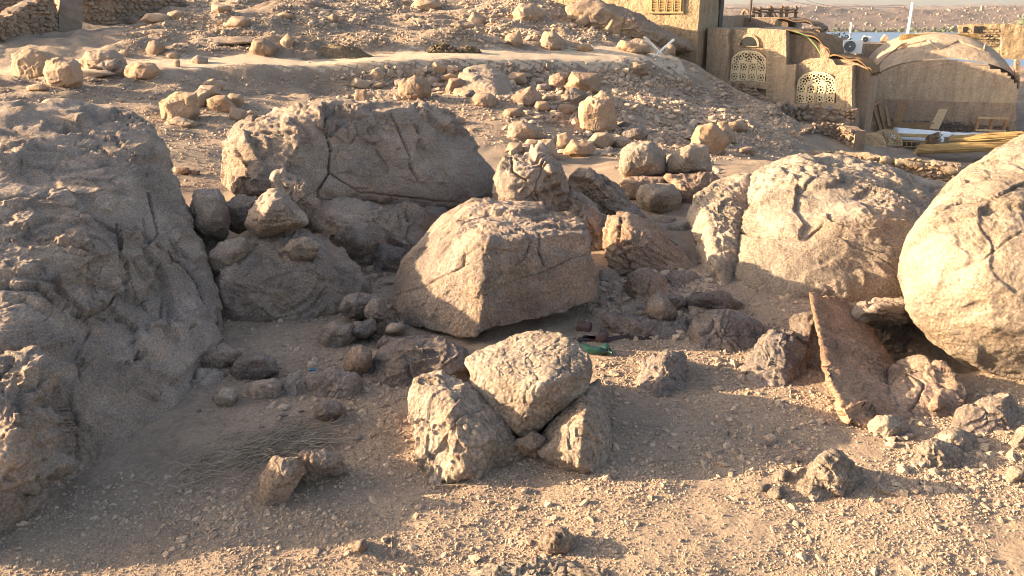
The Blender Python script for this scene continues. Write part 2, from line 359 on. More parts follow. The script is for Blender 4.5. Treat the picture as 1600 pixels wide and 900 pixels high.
def gp(px, py):                          # where the ray through a pixel meets the ground
    Y = np.concatenate([np.arange(2.2, 14, .03), np.arange(14, 46, .1)])
    u = (px - CX) / F; v = (CY - py) / F; t = Y / (CT + ST * v); x = u * t; z = CAMZ + t * (-ST + CT * v)
    b = z - hz(x, Y, False) < 0; i = int(np.argmax(b)) if b.any() else len(Y) - 1
    return np.array([x[i], Y[i], z[i]])
def grid_faces(nr, nc):
    i = np.arange(nr - 1)[:, None] * nc + np.arange(nc - 1)[None, :]
    return np.stack([i, i + 1, i + nc + 1, i + nc], -1).reshape(-1, 4)
def build_ground():
    Y = np.concatenate([np.linspace(-14, 2.4, 16)[:-1], 2.4 * (70 / 2.4) ** (np.linspace(0, 1, 360)), np.linspace(72, 130, 12)])
    u = np.concatenate([np.linspace(-2.6, -.8, 24)[:-1], np.linspace(-.8, .8, 400), np.linspace(.8, 2.6, 24)[1:]])
    YY, UU = np.meshgrid(Y, u, indexing='ij'); X = UU * np.maximum(YY + 4, 6)
    z = hz(X.ravel(), YY.ravel())
    dist = sstep(80, 130, np.hypot(X.ravel(), YY.ravel())); z = z * (1 - dist) + dist * (-11)
    V = np.stack([X.ravel(), YY.ravel(), z], 1)
    o = link('ground', mesh_np('ground', V, [grid_faces(len(Y), len(u))]), M['sand']); tag(o, kind='structure')
build_ground()
def build_path():
    xs = np.linspace(-13, 6.2, 220); ts = np.linspace(-1, 1, 26); _, yc = path_mask(xs, xs * 0)
    w = 1.65 + .3 * fbm(np.stack([xs, xs * 0, xs * 0], 1) / 1.2, 3, 61)
    X, T = np.meshgrid(xs, ts, indexing='ij'); Y = yc[:, None] + T * w[:, None] + .18 * fbm(np.stack([X.ravel() * 2.5, T.ravel(), X.ravel() * 0], 1), 3, 63).reshape(X.shape) * np.abs(T)
    Z = hz(X.ravel(), Y.ravel()) + .03 * (1 - np.abs(T.ravel()) ** 4) - .022
    V = np.stack([X.ravel(), Y.ravel(), Z], 1)
    tag(link('path', mesh_np('path', V, [grid_faces(len(xs), len(ts))]), M['path']), kind='structure')
build_path()
# ---------------------------------------------------------------- boulders
def voro_facet(P, s=0):                  # broken little planes: each cell tilted its own way
    P = np.asarray(P, np.float32) + 300.3; I = np.floor(P).astype(np.int64); f1 = np.full(len(P), 9., np.float32); cx = np.zeros_like(P); rv = np.zeros_like(P)
    for a in (-1, 0, 1):
        for b in (-1, 0, 1):
            for c in (-1, 0, 1):
                J = I + (a, b, c); h = np.stack([_h(J[:, 0], J[:, 1], J[:, 2], s + m) for m in (1, 2, 3)], 1); q = h * .45 + .5 + J
                d = ((q - P) ** 2).sum(1); k = d < f1; f1 = np.where(k, d, f1); cx[k] = q[k]; rv[k] = (h[:, (1, 2, 0)] * 1.7)[k]
    return ((P - cx) * rv).sum(1)
def cubesphere(N):
    key = N
    a = np.tan(np.linspace(-1, 1, N + 1) * math.pi / 4)
    A, B = np.meshgrid(a, a, indexing='ij'); A = A.ravel(); B = B.ravel(); o = np.ones_like(A)
    Vs = np.concatenate([np.stack(c, 1) for c in ((A, B, o), (B, A, -o), (o, A, B), (-o, B, A), (B, o, A), (A, -o, B))])
    q = grid_faces(N + 1, N + 1); Fs = np.concatenate([q + k * (N + 1) ** 2 for k in range(6)])
    r = np.round(Vs * 1e5).astype(np.int64); _, first, inv = np.unique(r, axis=0, return_index=True, return_inverse=True)
    Vs = Vs[first]; Fs = inv.reshape(-1)[Fs]
    return Vs / np.linalg.norm(Vs, axis=1)[:, None], Fs
def hull_planes(Q):
    bm = bmesh.new()
    for q in Q: bm.verts.new(q)
    bmesh.ops.convex_hull(bm, input=bm.verts); bm.normal_update()
    pl = []
    for f in bm.faces:
        n = np.array(f.normal); a = f.calc_area()
        if a < 1e-7: continue
        d = float(n @ np.array(f.verts[0].co)); pl.append((a, n, d))
    bm.free(); pl.sort(key=lambda t: -t[0]); out = []
    for a, n, d in pl:
        if d < 0: n, d = -n, -d
        if all(n @ m < .985 for m, e in out): out.append((n, max(d, .05)))
    return np.array([n for n, d in out]), np.array([d for n, d in out])
def normals(V, Fq):
    a = V[Fq[:, 2]] - V[Fq[:, 0]]; b = V[Fq[:, 3]] - V[Fq[:, 1]]; fn = np.cross(a, b); n = np.zeros_like(V)
    for k in range(4):
        for c in range(3): n[:, c] += np.bincount(Fq[:, k], fn[:, c], len(V))
    return n / np.maximum(np.linalg.norm(n, axis=1), 1e-9)[:, None]
def poly_dist(p, pl, closed=False):      # distance in pixels to a polyline
    pl = np.array(pl, float); d = np.full(len(p), 1e9)
    seg = list(zip(pl[:-1], pl[1:])) + ([(pl[-1], pl[0])] if closed else [])
    for a, b in seg:
        ab = b - a; t = np.clip(((p - a) @ ab) / max(ab @ ab, 1e-9), 0, 1); d = np.minimum(d, np.hypot(*(p - a - t[:, None] * ab).T))
    return d
def inside(p, poly):
    poly = np.array(poly, float); c = np.zeros(len(p), bool); j = len(poly) - 1
    for i in range(len(poly)):
        xi, yi = poly[i]; xj, yj = poly[j]
        k = ((yi > p[:, 1]) != (yj > p[:, 1])) & (p[:, 0] < (xj - xi) * (p[:, 1] - yi) / (yj - yi + 1e-12) + xi); c ^= k; j = i
    return c
def rock_shape(P3, N, p=14, seed=0, lump=1., rough=1., plates=(), cracks=(), bed=None, terr=1., rcr=1., floor=None, axis_to=None, wexp=1.45, rcs=None, flake=1., facet=1.):
    P3 = np.asarray(P3, float); c = P3.mean(0); e = np.maximum((P3.max(0) - P3.min(0)) / 2, .02); Q = (P3 - c) / e
    n, d = hull_planes(Q)
    D, Fq = cubesphere(N)
    ax = ((np.array([0, 0, CAMZ]) if axis_to is None else np.array(axis_to)) - c) / e; ax /= np.linalg.norm(ax)           # denser towards the open side
    z = np.array([0, 0, 1.]); v = np.cross(z, ax); cs = z @ ax; K = np.array([[0, -v[2], v[1]], [v[2], 0, -v[0]], [-v[1], v[0], 0]])
    if N > 12:
        th = np.arccos(np.clip(D[:, 2], -1, 1)); t2 = math.pi * (th / math.pi) ** wexp; s = np.sin(t2) / np.maximum(np.sin(th), 1e-6)
        D = np.stack([D[:, 0] * s, D[:, 1] * s, np.cos(t2)], 1); D /= np.linalg.norm(D, axis=1)[:, None]
    D = D @ (np.eye(3) + K + K @ K / (1 + cs)).T
    q = np.maximum(D @ n.T, 1e-4) / d[None, :]
    m = q.max(1); r = 1 / (m * ((q / m[:, None]) ** p).sum(1) ** (1 / p))
    Qd = Q / np.maximum(np.linalg.norm(Q, axis=1), 1e-6)[:, None]; qq = np.maximum(Qd @ n.T, 1e-4) / d[None, :]; mm = qq.max(1); rq = 1 / (mm * ((qq / mm[:, None]) ** p).sum(1) ** (1 / p))
    k_ = np.linalg.norm(Q, axis=1) / rq; k_ = k_[k_ > .97]; r *= 1 + .55 * float(np.clip(k_.mean() - 1 if len(k_) else 0, 0, .12))
    V = c + e * (D * r[:, None]); nr = normals(V, Fq)
    flip = ((V - c) * nr).sum(1).mean() < 0
    if flip: Fq = Fq[:, ::-1]; nr = -nr
    s = float(np.sort(e)[1] * 2); o = np.array([seed * 3.1, seed * 1.7, 0])
    S = V + o
    disp = s * lump * (.055 * fbm(S / (.42 * s), 3, seed) + .022 * ridge(S / (.19 * s), 3, seed + 5))
    if N > 12:
        rm = .4 + .75 * sstep(-.35, .35, fbm(S / .8, 3, seed + 61))
        disp = disp + rm * rough * ((.020 * fbm(S / .16, 4, seed + 9, .6)) + .014 * ridge(S / .055, 3, seed + 11)) * min(1, s / 1.5 + .12)
        if facet:
            c1, c2 = min(.5, .42 * s), min(.15, .16 * s); ww = S + .18 * c1 * np.stack([fbm(S / c1 * 1.3, 2, seed + 40 + k) for k in range(3)], 1)
            disp = disp + facet * rm * (.085 * c1 * voro_facet(ww / c1, seed + 2) + (.11 * c2 * voro_facet(ww / c2, seed + 3) if N > 24 else 0))
        if terr:                                            # spalled shells with broken edges
            wv = S + .12 * np.stack([fbm(S / .3, 2, seed + 70 + k) for k in range(3)], 1)
            q2 = fbm(wv / (.55 * max(s, .5)), 3, seed + 21) * 3.2 + 10; fr = q2 - np.floor(q2)
            disp = disp + terr * .020 * min(1.2, s) * (np.floor(q2) - 10 + sstep(.42, .52, fr) - q2 + 10) * 1.3
        if rcr and N > 30:
            w2 = S + .10 * s * np.stack([fbm(S / (.25 * s), 3, seed + 80 + k) for k in range(3)], 1)
            cs_ = rcs or .62 * s; ve = voro_edge(w2 / cs_, seed + 4) * min(3, cs_ / .5); mk = sstep(-.05, .25, fbm(S / (.6 * s), 2, seed + 33))
            disp = disp - rcr * .030 * min(1, s) * np.exp(-(ve / .022) ** 2) * mk
    if N > 50 and flake:                                    # small scales and flakes of the weathered skin
        w3 = S * (1, 1, 1.5) + .05 * np.stack([fbm(S / .12, 2, seed + 85 + k) for k in range(3)], 1)
        v3 = voro_edge(w3 / .15, seed + 6); disp = disp - flake * .011 * np.exp(-(v3 / .05) ** 2) * sstep(-.25, .2, fbm(S / .5, 3, seed + 34))
    if bed is not None:
        bd, sp, am = bed[:3]; bd = np.array(bd, float) / np.linalg.norm(bd)
        h = (V @ bd) / sp + 1.1 * fbm(S / (.5 * s), 3, seed + 50); fr = h - np.floor(h)
        am = am if len(bed) < 4 else am * sstep(bed[3] - .25, bed[3] + .1, V[:, 2] + .25 * fbm(S / .6, 2, seed + 55))
        disp = disp + am * (sstep(0, .16, fr) * (1 - .6 * fr) - .5) * (.6 + .6 * fbm(S / .25, 2, seed + 51)) + am * .3 * vn(np.stack([h * 3.3, h * 0, h * 0], 1), seed)
    V = V + nr * disp[:, None]
    if plates or cracks:
        px = proj(V); pw = px + 1.3 * np.stack([fbm(S / .10, 3, seed + 91), fbm(S / .10, 3, seed + 92)], 1) + 2.6 * np.stack([fbm(S / .4, 3, seed + 93), fbm(S / .4, 3, seed + 94)], 1)
        pc = px + .9 * np.stack([fbm(S / .07, 2, seed + 91), fbm(S / .07, 2, seed + 92)], 1) + 1.2 * np.stack([vn(S / .3, seed + 93), vn(S / .3, seed + 94)], 1)
        view = np.array([0, 0, CAMZ]) - V; fr = ((view * nr).sum(1) > 0)
        dd = np.zeros(len(V))
        for poly, h in plates:
            ins = inside(pw, poly); dist = poly_dist(pw, poly, True); sgn = np.where(ins, dist, -dist)
            dd += 1.5 * h * sstep(-1.0, 2.2, sgn) * (1 - .55 * sstep(0, 60, sgn)) * fr
        for pl, w, h in cracks:
            dist = poly_dist(pc, pl); dd -= 1.25 * h * np.exp(-(dist / (.62 * w)) ** 2) * (.55 + .6 * sstep(-.4, .4, fbm(S / .2, 2, seed + 97))) * fr
        V = V + nr * dd[:, None]
    if floor is not None: V[:, 2] = np.maximum(V[:, 2], floor[0] + (floor[1] - floor[0]) * sstep(floor[2], floor[3], V[:, 0]) + .05 * fbm(V * (3, 3, 0), 3, seed) + .03 * fbm(V * (12, 12, 0), 2, seed))
    return V, Fq
_seed = [1]
def boulder(name, label, sil, Ym, front=(), back=1.0, df=None, mat='granite', p=30, cat='boulder', extra=(), dens=1., parent=None, group=None, shrink=.72, **kw):
    """sil: outline pixels, each (px,py[,Y or 'g']); front: pixels with their own distance; back: how far the body goes on behind Ym"""
    rg = random.Random(label); P = []; cxy = np.array([[s[0], s[1]] for s in sil], float).mean(0)
    for s in list(sil) + list(front):
        Y = s[2] if len(s) > 2 else Ym
        if Y == 'g': q = gp(s[0], s[1]); q = q + (0, .02, -.04)
        else: q = U(s[0], s[1], Y)
        P.append(q)
    for s in (sil if back is not None else ()):
        a = cxy + (np.array(s[:2], float) - cxy) * shrink; P.append(U(a[0], a[1], Ym + back))
    if df is not None:
        for s in sil:
            k = rg.uniform(.3, .88); a = cxy + (np.array(s[:2], float) - cxy) * k; P.append(U(a[0], a[1], Ym - df * (1.15 - .75 * k) * rg.uniform(.75, 1.25)))
    P += [np.array(e, float) for e in extra]
    xs = [s[0] for s in sil]; ys = [s[1] for s in sil]; size = math.sqrt(max(max(xs) - min(xs), 6) * max(max(ys) - min(ys), 6))
    N = int(min(156, max(9, size * .36 * dens)))
    sd_ = _seed[0]; _seed[0] += 1
    V, Fq = rock_shape(P, N, p, seed=kw.pop('seed', sd_), **kw)
    base = np.array([V[:, 0].mean(), V[:, 1].mean(), V[:, 2].min()])
    o = link(name, mesh_np(name, V - base, [Fq]), M[mat], parent, base)
    if parent is None: tag(o, label, cat, group)
    return o
# --- the great rock on one side
boulder('massive_boulder', 'huge dark weathered granite mass filling the whole left edge', [(0, 166, 8.8), (130, 158, 9.6), (190, 170, 9.7), (240, 192, 9.3), (250, 235, 8.7), (300, 372, 7.6), (335, 440, 7.2), (347, 530, 'g'), (300, 608, 'g'), (250, 655, 'g'), (150, 738, 'g'), (-20, 842, 'g')], 8.6,
        front=[(0, 540, 4.9), (0, 300, 7.0), (150, 560, 5.5), (170, 300, 7.7), (215, 430, 6.7), (60, 230, 8.2), (255, 520, 6.3)], back=None,
        extra=[(-6.8, 9, 1.7), (-6.6, 6.5, .9), (-5.6, 4.4, .2), (-5, 3.4, -.3), (-6.5, 10.2, 1.2), (-5.2, 10.4, 1.0), (-5.2, 10.6, .4), (-7, 8, -.3), (-3.4, 6, -.5)],
        mat='granite_varnished', p=44, lump=.13, rough=.8, terr=1.3, flake=1.0, facet=.9, dens=1.1, axis_to=(-2.9, 5.6, .9), wexp=1.75, rcs=.9, rcr=1.6, bed=((.22, -.1, 1), .16, .075, 1.35),
        plates=[([(-40, 290), (110, 300), (180, 390), (187, 450), (167, 478), (130, 499), (92, 482), (60, 453), (-40, 450)], 0.033),
                ([(222, 395), (240, 372), (258, 395), (300, 440), (342, 530), (312, 566), (290, 520), (264, 492), (255, 450), (240, 420)], 0.051),
                ([(197, 412), (222, 408), (240, 440), (214, 476), (196, 462)], 0.029), ([(210, 520), (250, 500), (300, 512), (310, 560), (272, 602), (237, 592), (210, 560)], 0.042),
                ([(-40, 520), (60, 515), (120, 540), (60, 548), (-40, 550)], 0.018), ([(145, 305), (170, 300), (188, 318), (172, 334), (150, 326)], 0.018), ([(-40, 335), (30, 318), (62, 340), (40, 365), (-40, 372)], 0.024)],
        cracks=[([(232, 300), (240, 340), (248, 372), (262, 410), (285, 428), (300, 450), (318, 490), (337, 526)], 2.2, .08), ([(-20, 449), (60, 452), (92, 481), (130, 499), (168, 479), (187, 450)], 2.2, .05), ([(0, 318), (40, 312), (90, 319)], 1.5, .03), ([(95, 395), (130, 402), (150, 398)], 1.4, .03),
                ([(0, 379), (30, 372), (62, 381), (90, 376)], 1.6, .035), ([(183, 350), (187, 398)], 1.5, .03), ([(222, 340), (229, 372), (241, 394)], 1.6, .04), ([(195, 410), (200, 442), (214, 477), (228, 468)], 1.8, .05), ([(212, 552), (226, 576), (241, 593)], 1.6, .04), ([(246, 594), (256, 622)], 1.5, .04), ([(218, 590), (231, 612)], 1.5, .03),
                ([(0, 482), (40, 470), (70, 490)], 1.5, .03), ([(140, 520), (120, 560), (128, 600)], 1.5, .03), ([(60, 260), (110, 268), (170, 258)], 1.5, .03), ([(170, 640), (200, 610), (205, 580)], 1.5, .03), ([(255, 460), (252, 500), (262, 520)], 1.8, .05)])
boulder('boulder', 'rounded dark swelling of rock at the foot of the huge left mass', [(-60, 600, 4.4), (0, 552, 4.7), (50, 545, 4.8), (85, 570, 4.7), (100, 640, 4.5), (95, 720, 4.35), (70, 790, 'g'), (0, 838, 'g'), (-80, 850, 3.6)], 4.5, front=[(20, 700, 3.95)], back=.8, mat='granite_varnished', lump=.7, rough=1.2, dens=.9)
boulder('boulder', 'small reddish upright knob against the huge left mass', [(98, 690, 4.62), (105, 662, 4.7), (125, 652, 4.75), (147, 665, 4.75), (154, 700, 4.7), (150, 740, 'g'), (110, 762, 'g')], 4.75, back=.25, mat='granite', lump=.8)
# --- the broad cracked slab and what is under it
boulder('slab_boulder', 'broad cracked grey slab with its orange end in the sun', [(343, 285, 10.7), (348, 250, 10.9), (360, 215, 11), (382, 190, 11), (440, 177, 10.7), (505, 156, 10.9), (550, 172, 11), (600, 179, 11.1), (645, 160, 11.3), (690, 175, 11.4), (730, 215, 11.3), (765, 255, 11.2), (776, 295, 11.1), (748, 324, 10.9), (640, 320, 10.3), (500, 314, 9.75), (412, 308, 9.55), (368, 308, 10.1)], 11.2,
        front=[(384, 208, 10.1), (408, 292, 9.5), (505, 172, 10.3), (500, 300, 9.7), (640, 300, 10.2), (640, 175, 10.8)], back=1.3, mat='granite_varnished', p=34, lump=.45, rough=.9, terr=.8, rcr=.4,
        plates=[([(350, 230), (385, 205), (420, 270), (430, 300), (400, 300), (395, 275), (380, 250)], .06), ([(500, 165), (545, 170), (580, 182), (540, 195), (515, 215), (508, 190)], -.07), ([(640, 155), (700, 180), (730, 215), (690, 205), (655, 180)], .07)],
        cracks=[([(508, 160), (506, 200), (517, 235), (514, 270), (497, 300), (492, 318)], 1.7, .09), ([(612, 178), (625, 210), (642, 245), (640, 262), (655, 285)], 1.7, .09), ([(515, 270), (560, 300), (640, 310), (720, 318)], 1.5, .05), ([(378, 235), (392, 260), (400, 300)], 2.5, .09)])
boulder('ledge_rock', 'low shaded rock ledge directly beneath the broad cracked slab', [(480, 330, 10), (500, 312, 10), (600, 318, 10.2), (700, 322, 10.6), (702, 345, 10.4), (660, 398, 'g'), (600, 415, 'g'), (530, 405, 9.2), (490, 365, 9.4)], 10, front=[(520, 330, 9.3), (640, 335, 9.7)], back=.9, mat='granite_varnished', p=16, lump=.6, cracks=[([(632, 322), (640, 350), (634, 372), (652, 395)], 2.0, .08)])
boulder('boulder', 'lumpy dark rock below the ledge, beside the small round stone', [(522, 372), (545, 352), (585, 350), (603, 372), (598, 408), (575, 422, 'g'), (535, 418, 'g')], 8.9, df=.3, back=.4, mat='granite_varnished', lump=1.5, rough=1.4)
boulder('boulder', 'small round dark stone tucked under the ledge near the gap', [(576, 400), (596, 385), (632, 388), (640, 410), (620, 428, 'g'), (585, 426, 'g')], 8.75, df=.2, back=.3, mat='granite_grey', lump=1.2)
# --- dark cluster
boulder('boulder', 'big dark rounded boulder carrying several smaller blocks', [(330, 440, 7.8), (338, 390, 8.1), (390, 362, 8.3), (470, 352, 8.4), (520, 375, 8.3), (556, 410, 8.1), (580, 445, 7.9), (562, 476, 'g'), (510, 494, 'g'), (450, 505, 'g'), (380, 508, 'g'), (340, 500, 'g')], 8.0, front=[(380, 430, 7.25), (470, 430, 7.3)], back=.9, facet=0.5, mat='granite_varnished', p=12, lump=.8, terr=.9)
boulder('block', 'upright dark block wedged between huge left mass and rock cluster', [(298, 320), (306, 298), (340, 294), (350, 306), (357, 345), (354, 376), (318, 384), (302, 362)], 8.2, df=.25, back=.5, mat='granite_varnished', lump=.5, cat='rock')
boulder('block', 'dark stone in the notch behind the upright block', [(350, 318), (375, 304), (405, 310), (398, 352), (372, 366), (350, 352)], 8.7, df=.2, back=.4, mat='granite_varnished', lump=.8, cat='rock')
boulder('wedge_rock', 'brown wedge-shaped block lying on the big dark boulder', [(380, 348), (398, 318), (432, 296), (462, 318), (482, 348), (450, 362), (400, 372)], 7.9, df=.3, back=.4, facet=0.4, mat='granite_varnished', lump=.4, cat='rock', p=18)
boulder('wedge_rock', 'tall dark pointed rock standing behind the brown wedge', [(424, 300), (428, 270), (452, 268), (480, 290), (505, 332), (506, 362), (478, 362), (445, 340)], 8.5, df=.2, back=.5, mat='granite_varnished', lump=.6, cat='rock')
boulder('stone', 'rounded dark stone bulging from the side of the rock cluster', [(326, 400), (345, 378), (385, 372), (394, 392), (378, 410), (350, 432), (330, 425)], 7.55, df=.2, back=.4, mat='granite_varnished', lump=1., cat='rock')
boulder('stone', 'flat reddish cap stone on the front of the dark boulder', [(443, 390), (455, 374), (482, 371), (501, 384), (494, 402), (460, 407)], 7.45, df=.1, back=.25, mat='granite', lump=.7, cat='rock')
boulder('boulder', 'dark rock deep in the gap below the upright block', [(285, 380), (335, 365), (352, 400), (345, 470), (330, 505), (300, 450)], 8.35, df=.25, back=.5, mat='granite_varnished', lump=.8)  # rock added to fill a gap that is dark with shadow
# --- centre
boulder('boulder', 'large angular boulder in the middle with one sunlit side', [(622, 506, 7.1), (616, 455, 7.5), (624, 416, 7.65), (662, 376, 7.8), (690, 333, 8.0), (735, 309, 8.2), (765, 313, 8.4), (835, 317, 8.6), (902, 344, 8.0), (920, 360, 7.6), (934, 430, 7.45), (926, 484, 7.35), (898, 520, 7.1), (800, 514, 6.7), (742, 532, 6.5), (690, 519, 6.8)], 7.9,
        front=[(757, 380, 6.68), (757, 450, 6.55), (847, 370, 6.85), (918, 364, 7.15), (925, 450, 7.1), (860, 450, 6.85), (640, 470, 7.12), (650, 425, 7.25)], floor=(.04, .20, -.42, -.1), back=.9, facet=0.7, mat='granite', p=90, lump=.22, rough=.85, terr=.5, flake=.6, rcr=.3, dens=1.15, seed=41,
        plates=[([(770, 322), (850, 318), (858, 332), (800, 338), (768, 335)], .03)],
        cracks=[([(617, 462), (655, 450), (690, 432), (725, 415), (726, 395)], 1.6, .035), ([(757, 462), (800, 440), (842, 428), (900, 402), (925, 395)], 1.4, .02), ([(843, 370), (842, 395), (850, 415)], 1.8, .035), ([(828, 378), (820, 402), (805, 415)], 1.5, .03), ([(690, 372), (720, 345), (738, 335)], 1.4, .02)])
boulder('stone', 'dark stone wedged underneath the large central boulder', [(770, 545), (800, 520), (870, 520), (890, 540), (830, 555)], 7.3, df=.2, back=.4, mat='granite_grey', lump=.6, cat='rock')
boulder('boulder', 'dark ragged-topped boulder directly behind the large central one', [(768, 300), (775, 262), (790, 246), (822, 240), (846, 236), (868, 262), (886, 300), (894, 345), (880, 380), (790, 380)], 9.9, df=.5, back=.8, facet=0.7, mat='granite_varnished', lump=.8, terr=1.2, plates=[([(825, 236), (850, 234), (872, 265), (893, 330), (880, 330), (860, 275)], .06)], cracks=[([(800, 246), (800, 268), (822, 282)], 2, .05)])
# --- tilted slabs between the centre and the sunlit boulders
boulder('slab_rock', 'dark slanting slab in shadow just behind the central boulder', [(880, 330), (893, 302), (925, 320), (952, 350), (955, 400), (940, 425), (895, 420)], 9.7, df=.3, back=.6, mat='granite_varnished', p=60, lump=.25, rough=.6, bed=((.75, 0, .65), .10, .06), cat='rock')
boulder('slab_rock', 'grey slanting rock with a pale sunlit notch at its top', [(888, 290), (892, 272), (912, 265), (935, 275), (975, 300), (1012, 345), (1020, 385), (950, 370), (905, 315)], 10.5, df=.4, back=.8, mat='granite', p=60, lump=.25, rough=.6, bed=((.5, 0, .86), .14, .05), cat='rock')
boulder('slab_rock', 'foliated brown wedge of rock with a bright sunlit blunt end', [(944, 365, 8.95), (950, 335, 9.1), (975, 329, 9.2), (1020, 352, 9.3), (1075, 392, 9.1), (1108, 425, 8.75), (1092, 446, 8.45), (1010, 430, 8.45), (960, 436, 8.4), (948, 400, 8.7)], 9.2, front=[(985, 350, 8.75), (992, 420, 8.35)], back=.45, mat='granite_orange', p=50, lump=.2, rough=.6, bed=((.5, .1, .86), .075, .04), cat='rock', cracks=[([(970, 340), (966, 380), (985, 415)], 2., .07)])
# --- stacked blocks
boulder('block', 'flat-faced tan block on top of the rock stack, farther from house', [(967, 268), (972, 235), (990, 222), (1020, 222), (1040, 240), (1040, 272), (1005, 280), (972, 277)], 12.6, df=.35, back=.6, facet=0.4, mat='granite_pale', lump=.4, p=20, cat='rock', cracks=[([(1025, 240), (1008, 275)], 2, .02)])
boulder('block', 'tan rounded block on the stack, beside the flat-faced one', [(1040, 262), (1050, 242), (1080, 224), (1105, 230), (1112, 270), (1090, 274), (1045, 272)], 12.6, df=.3, back=.6, facet=0.4, mat='granite_pale', lump=.6, p=16, cat='rock')
boulder('ledge_rock', 'reddish flat rock under the flat-faced tan block', [(965, 285), (980, 276), (1045, 275), (1048, 300), (1020, 318), (985, 315)], 12.3, df=.2, back=.7, mat='granite_orange', lump=.5, cat='rock')
boulder('boulder', 'rounded tan boulder in the middle of the rock stack', [(993, 310), (1002, 289), (1050, 288), (1066, 308), (1058, 332), (1035, 342), (1008, 338)], 11.6, df=.35, back=.5, mat='granite_pale', lump=.4, p=16)
boulder('boulder', 'brown fissured rock under the right of the stack', [(1040, 275), (1110, 270), (1132, 285), (1128, 320), (1090, 352), (1060, 350), (1052, 310)], 12.2, df=.3, back=.7, mat='granite_orange', lump=.7)
boulder('block', 'small shaded block at the bottom of the rock stack', [(1014, 345), (1030, 338), (1056, 340), (1058, 366), (1035, 374), (1016, 366)], 11.0, df=.2, back=.4, mat='granite', lump=.4, cat='rock')
boulder('block', 'pale cracked stone below the stack beside the sunlit boulder', [(1038, 370), (1045, 350), (1072, 346), (1088, 362), (1090, 398), (1060, 400), (1040, 392)], 10.6, df=.25, back=.4, mat='granite_pale', lump=.5, cat='rock')
# --- sunlit boulders on the other side
boulder('boulder', 'sunlit split boulder leaning against the cavernous pale one', [(1075, 335, 9.6), (1090, 305, 9.9), (1125, 278, 10.3), (1172, 268, 10.3), (1185, 330, 9.5), (1172, 446, 8.3), (1128, 452, 'g'), (1105, 430, 8.6), (1082, 370, 9.2)], 9.9, front=[(1105, 335, 9.1), (1115, 420, 8.35), (1150, 350, 8.95), (1150, 430, 8.25)], back=.8, facet=0.35, mat='granite_pale', p=50, lump=.25)
boulder('boulder', 'wide pale sunlit boulder with a hollowed overhang in its flank', [(1140, 370, 9.0), (1146, 300, 9.5), (1175, 262, 10), (1225, 242, 10.3), (1290, 248, 10.6), (1350, 266, 11), (1430, 276, 11.2), (1500, 292, 10.4), (1515, 380, 8.6), (1455, 478, 7.7), (1390, 490, 7.7), (1290, 480, 'g'), (1200, 462, 'g'), (1140, 448, 'g')], 10.0,
        front=[(1200, 300, 9.0), (1280, 320, 8.6), (1370, 335, 8.3), (1220, 430, 8.3), (1350, 440, 7.75)], back=1.2, facet=0.3, mat='granite_pale', p=12, lump=.5, rough=1.05, terr=1.1, seed=77,
        plates=[([(1192, 290), (1214, 262), (1246, 290), (1241, 328), (1260, 350), (1250, 374), (1215, 366), (1186, 340)], .03), ([(1240, 245), (1310, 272), (1312, 287), (1270, 298), (1230, 287)], .04)],
        cracks=[([(1150, 362), (1200, 370), (1260, 374), (1285, 350)], 2.2, .05), ([(1330, 385), (1380, 405), (1400, 420)], 1.3, .02)])
boulder('boulder', 'huge round pale sunlit boulder at the right edge', [(1398, 430, 6.3), (1412, 385, 6.5), (1445, 325, 6.8), (1500, 262, 7.1), (1570, 222, 7.3), (1640, 195, 7.4), (1720, 190, 7.4), (1820, 260, 7.0), (1850, 430, 6.4), (1760, 600, 5.8), (1610, 618, 5.75), (1540, 596, 5.85), (1470, 545, 5.95), (1415, 480, 6.1)], 6.9,
        front=[(1560, 330, 6.0), (1650, 400, 5.55), (1480, 420, 5.75), (1560, 500, 5.45), (1640, 560, 5.45)], back=1.1, facet=0.22, mat='granite_pale', p=11, lump=.42, rough=.75, dens=.75, terr=.7, flake=.6, seed=23,
        plates=[([(1460, 330), (1530, 290), (1640, 268), (1640, 325), (1560, 325), (1500, 345), (1462, 360)], .03)],
        cracks=[([(1455, 345), (1490, 325), (1550, 318), (1575, 305), (1600, 292)], 1.6, .045), ([(1495, 420), (1540, 405), (1575, 375), (1600, 360)], 1.4, .025), ([(1405, 470), (1412, 410), (1425, 380)], 1.5, .03)])
_ls = [(1264, 454, 6.6), (1276, 457, 6.65), (1340, 480, 6.85), (1370, 520, 6.7), (1384, 565, 6.3), (1412, 610, 5.75), (1420, 652, 5.25), (1352, 668, 5.0), (1322, 650, 5.05), (1298, 600, 5.3), (1283, 540, 5.75)]
boulder('leaning_slab', 'thin orange slab of rock leaning on edge beside the cave', _ls, 6.6, back=None, extra=[U(*q) + np.array((.05, .05, -.10)) for q in _ls], mat='granite_rust', p=70, lump=.12, rough=.6, rcr=.3, terr=.5, facet=.6, cat='rock', dens=.85)
boulder('boulder', 'low brown rock slope in shadow between leaning slab and round boulder', [(1375, 610, 5.6), (1395, 568, 5.85), (1430, 556, 5.85), (1475, 566, 5.7), (1510, 612, 5.4), (1504, 650, 'g'), (1440, 664, 'g'), (1380, 664, 'g')], 5.9, front=[(1440, 605, 5.5)], back=.25, facet=0.4, mat='granite_orange', lump=.35, rough=.4, p=40)
boulder('boulder', 'black rock closing the back of the cave under the round boulder', [(1350, 520), (1375, 482), (1440, 474), (1520, 520), (1560, 580), (1480, 600), (1380, 590)], 7.15, df=.15, back=.7, mat='granite_varnished', lump=.5)  # rock added to darken the cave; the black there is shade
boulder('rock_splinter', 'weathered plank-like splinter of rock roofing the dark cave', [(1326, 494), (1345, 474), (1385, 468), (1425, 474), (1430, 502), (1385, 503), (1340, 510)], 6.7, df=.3, back=.55, mat='granite_varnished', lump=.6, bed=((.1, 0, 1), .04, .02), cat='rock')
